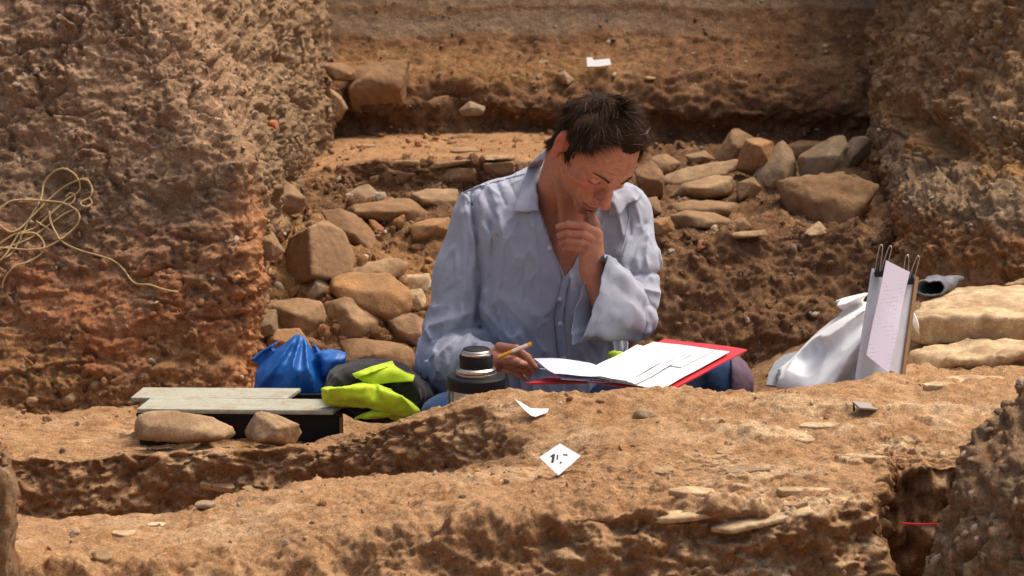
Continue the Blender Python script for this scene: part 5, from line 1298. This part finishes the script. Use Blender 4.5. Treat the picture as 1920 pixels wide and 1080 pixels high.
slab('edge_strip', [at(1717, 517, YT + .034), at(1723, 520, YT + .046), at(1695, 720, YB + .046), at(1689, 720, YB + .034)], .003, M_CBE, CB)
slab('sheet', [at(1661, 488, YT - .012), at(1706, 510, YT + .016), at(1668, 700, YB - .004), at(1626, 666, YB - .012)], .001, M_LIL, CB, 8, 12, .006, 3)
def clip_(cx, cy, Y, w1, w2):
    c = at(cx, cy, Y); body_ = empty('x'); bpy.data.objects.remove(body_)
    V = []; F = []
    prof_ = [(-.009, -.013), (-.004, .0), (0, .006), (.004, .0), (.009, -.013), (.006, -.013), (.0, .001), (-.006, -.013)]
    for s in (-.011, .011): V += [c + np.array([s, a, b]) for a, b in prof_]
    k = len(prof_)
    F = [(i, (i + 1) % k, k + (i + 1) % k, k + i) for i in range(k)] + [tuple(reversed(range(k))), tuple(range(k, 2 * k))]
    b_ = link('bulldog_clip', mesh_np('bulldog_clip', np.array(V), F), M_BLACKP, CB, smooth=False)
    for dx, tip in ((-.006, w1), (.006, w2)):
        t_ = at(tip[0], tip[1], Y); a0 = c + np.array([dx - .005, -.004, -.004]); a1 = c + np.array([dx + .005, -.004, -.004])
        V_, F_ = tube(spline([a0, (a0 + t_) / 2 + [-.002, 0, 0], t_ + [-.003, 0, -.002], t_ + [0, 0, .002], t_ + [.003, 0, -.002], (a1 + t_) / 2 + [.002, 0, 0], a1], .002), .0011, 6)
        link('wire_handle', mesh_np('wire_handle', V_, F_), M_STEEL, b_)
clip_(1650, 506, YT - .006, (1652, 461), (1669, 463)); clip_(1703, 520, YT + .028, (1701, 480), (1721, 482))
def boot():
    """limp grey rubber sleeve lying on the slab, its dark mouth open to the viewer"""
    th = np.linspace(0, 2 * math.pi, 40, endpoint=False); rings = []
    for px, py, Y, a, b in ((1744, 541, .13, 30, 16), (1746, 540, .15, 31, 19), (1752, 538, .18, 30, 20), (1760, 535, .22, 26, 18), (1772, 532, .26, 20, 14), (1788, 529, .30, 12, 9), (1800, 527, .33, 8, 6)):
        m2 = mpp(Y); c = at(px, py, Y); rings.append([c + imgv((math.cos(t) * a * m2, math.sin(t) * b * m2 + .12 * math.cos(t) * a * m2, -.35 * math.cos(t) * a * m2)) for t in th])
    R0 = np.array(rings); idx = np.linspace(0, len(R0) - 1, 30); R = np.array([R0[int(i)] * (1 - i % 1) + R0[min(int(i) + 1, len(R0) - 1)] * (i % 1) for i in idx])
    R = R + .009 * np.stack([noise(R, 24, 761), noise(R, 24, 762), noise(R, 24, 763)], -1) + .003 * np.stack([noise(R, 60, 764)] * 3, -1); return loft(R, .004)
V_, F_ = boot(); tag(link('rubber_sleeve', mesh_np('rubber_sleeve', V_, F_), plain('grey_rubber', (.13, .14, .16), .6, .4, .1)), 'limp dark grey rubber sleeve with open end behind the clipboard', 'sleeve')

# paper tags, propped flake, strings
def card(name, poly, lean, label, cat, group=None, mat=M_PAPER, th=.0012, Y=None, lift=.0):
    P0 = np.array(poly, float); b = P0[P0[:, 1].argmax()]
    if Y is None: Y = hit(b[0], b[1])[0].y - lift
    V = np.array([at(x, y, Y + (b[1] - y) * mpp(Y) * lean) for x, y in poly]); c = V.mean(0); n = len(V)
    n_ = np.cross(V[1] - V[0], V[2] - V[0]); n_ /= np.linalg.norm(n_)
    F = [tuple(range(n)), tuple(reversed(range(n, 2 * n)))] + [((i + 1) % n, i, n + i, n + (i + 1) % n) for i in range(n)]
    me = mesh_np(name, np.concatenate([V, V - n_ * th]), F); bm = bmesh.new(); bm.from_mesh(me); bmesh.ops.recalc_face_normals(bm, faces=bm.faces); bm.to_mesh(me); bm.free()
    o = link(name, me, mat, None, smooth=False); tag(o, label, cat, group); return o, Y, b
fl_, _, _ = card('flap', [(1437, 724), (1441, 704), (1452, 682), (1470, 668), (1496, 661), (1530, 663), (1512, 690), (1482, 716), (1460, 728)], .9, None, None, mat=plain('grey_plastic', (.25, .28, .31), .45, .4), th=.006, Y=-.27)
fl_.parent = WS; fl_.matrix_parent_inverse = Matrix.Translation(WS.location).inverted()
TG = 'white find tags'
t1, Yt, bt = card('paper_tag', [(1011, 858), (1050, 832), (1089, 855), (1070, 873), (1047, 892)], .9, 'square white tag with dark handwriting lying on the mound', 'tag', TG, lift=.01)
def mark(poly):
    V = np.array([at(x, y, Yt + (bt[1] - y) * mpp(Yt) * .9 - .0016) for x, y in poly]); n = len(V)
    F = [tuple(range(n)), tuple(reversed(range(n, 2 * n)))] + [((i + 1) % n, i, n + i, n + (i + 1) % n) for i in range(n)]
    link('ink_mark', mesh_np('ink_mark', np.concatenate([V, V + [0, .0008, 0]]), F), M_INK, t1, smooth=False)
mark([(1031, 856), (1037, 851), (1041, 852), (1038, 868), (1033, 868), (1035, 858)]); mark([(1044, 853), (1047, 852), (1046, 862), (1043, 862)]); mark([(1056, 851), (1064, 852), (1064, 855), (1056, 854)]); mark([(1050, 866), (1054, 865), (1053, 869), (1049, 870)])
card('paper_tag', [(966, 750), (975, 754), (995, 766), (1010, 767), (1029, 767), (1026, 774), (1004, 782), (996, 780), (984, 770), (972, 757)], 1.4, 'curled white tag on the crest of the mound below the flask', 'tag', TG, lift=.01)
card('paper_tag', [(1100, 108), (1110, 108), (1113, 113), (1143, 110), (1146, 122), (1122, 125), (1101, 125)], .8, 'folded white tag on the slope of the back earth face', 'tag', TG, lift=.02)
FK = hit(1615, 767)[0]; MK = empty('propped_flake', tuple(FK)); tag(MK, 'small grey stone flake propped on a nail on the mound', 'flake')
slab('flake', [at(1598, 752, FK.y - .01), at(1630, 754, FK.y + .02), at(1646, 767, FK.y - .01), at(1612, 764, FK.y - .05)], .003, plain('flake_stone', (.28, .24, .20), .8), MK, 2, 2)
V_, F_ = tube([at(1601, 756, FK.y - .02), at(1601, 771, FK.y - .02)], .0022, 6); link('nail', mesh_np('nail', V_, F_), M_BLACKP, MK)
V_, F_ = tube(spline([np.array(at(1690, 981, -1.20)), at(1725, 983, -1.22), at(1775, 982, -1.26)]), .0017, 6)
tag(link('guide_string', mesh_np('guide_string', V_, F_), plain('red_string', (.60, .02, .02), .6)), 'thin red string stretched across the deep slot', 'string')
def rope():
    S = [[(0,440),(60,400),(130,260),(180,170),(195,100),(240,50),(290,40),(335,70),(352,110),(345,140),(300,170),(220,240),(150,300),(60,330),(-20,380)],
         [(-20,235),(40,185),(110,175),(200,180),(280,190),(335,220),(350,250),(335,290),(280,340),(200,385),(120,395),(60,390),(-20,385)],
         [(-20,270),(40,315),(90,300),(150,240),(220,170),(280,120),(340,90),(385,90),(405,130),(395,165),(365,180),(355,195),(380,206),(405,190),(392,165)],
         [(-20,400),(60,375),(130,345),(210,290),(280,240),(330,215)],
         [(160,270),(215,305),(250,335),(290,370),(360,400),(450,425),(510,450),(550,490),(570,520),(600,545),(660,550),(720,570),(785,582)],
         [(216,225),(222,270),(240,310),(262,350)],
         [(92,355),(95,325),(150,322),(185,350),(195,385),(175,418),(120,450),(70,465),(40,492),(16,530),(8,568)],
         [(288,165),(310,145),(330,160),(320,188),(298,195)], [(85,320),(60,360),(30,410),(0,445)]]
    Vs_, Fs_, o = [], [], 0
    for k, s in enumerate(S):
        pts = []; px = spline([(x / 2.3475, 300 + y / 2.3475, 0) for x, y in s], 6)
        for x, y, _ in px:
            r = hit(max(x, -30), y); pts.append(np.array(r[0]))
        pts = np.array(pts); dist_ = np.linalg.norm(pts - CAM, axis=1)
        for _ in range(6): dist_ = np.minimum(dist_, np.convolve(np.pad(dist_, 2, 'edge'), np.ones(5) / 5, 'valid'))
        pts = np.array([CAM + (p - CAM) / np.linalg.norm(p - CAM) * (d - .004 - .002 * (k % 3)) for p, d in zip(pts, dist_)])
        V, F = tube(spline(pts, .004), .0023, 7); Vs_.append(V); Fs_ += [tuple(i + o for i in f) for f in F]; o += len(V)
    m = NB('hemp'); wv = m.n('ShaderNodeTexWave'); wv.inputs['Scale'].default_value = 160; m.l(m.co, wv.inputs['Vector'])
    mat = m.done(m.mix(wv.outputs['Fac'], (.55, .40, .20), (.40, .27, .12)), .85, m.bump(wv.outputs['Fac'], .4, .001), .2)
    tag(link('hemp_string', mesh_np('hemp_string', np.concatenate(Vs_), Fs_), mat), 'tangled yellow hemp string hanging over the left earth face', 'string')
rope()
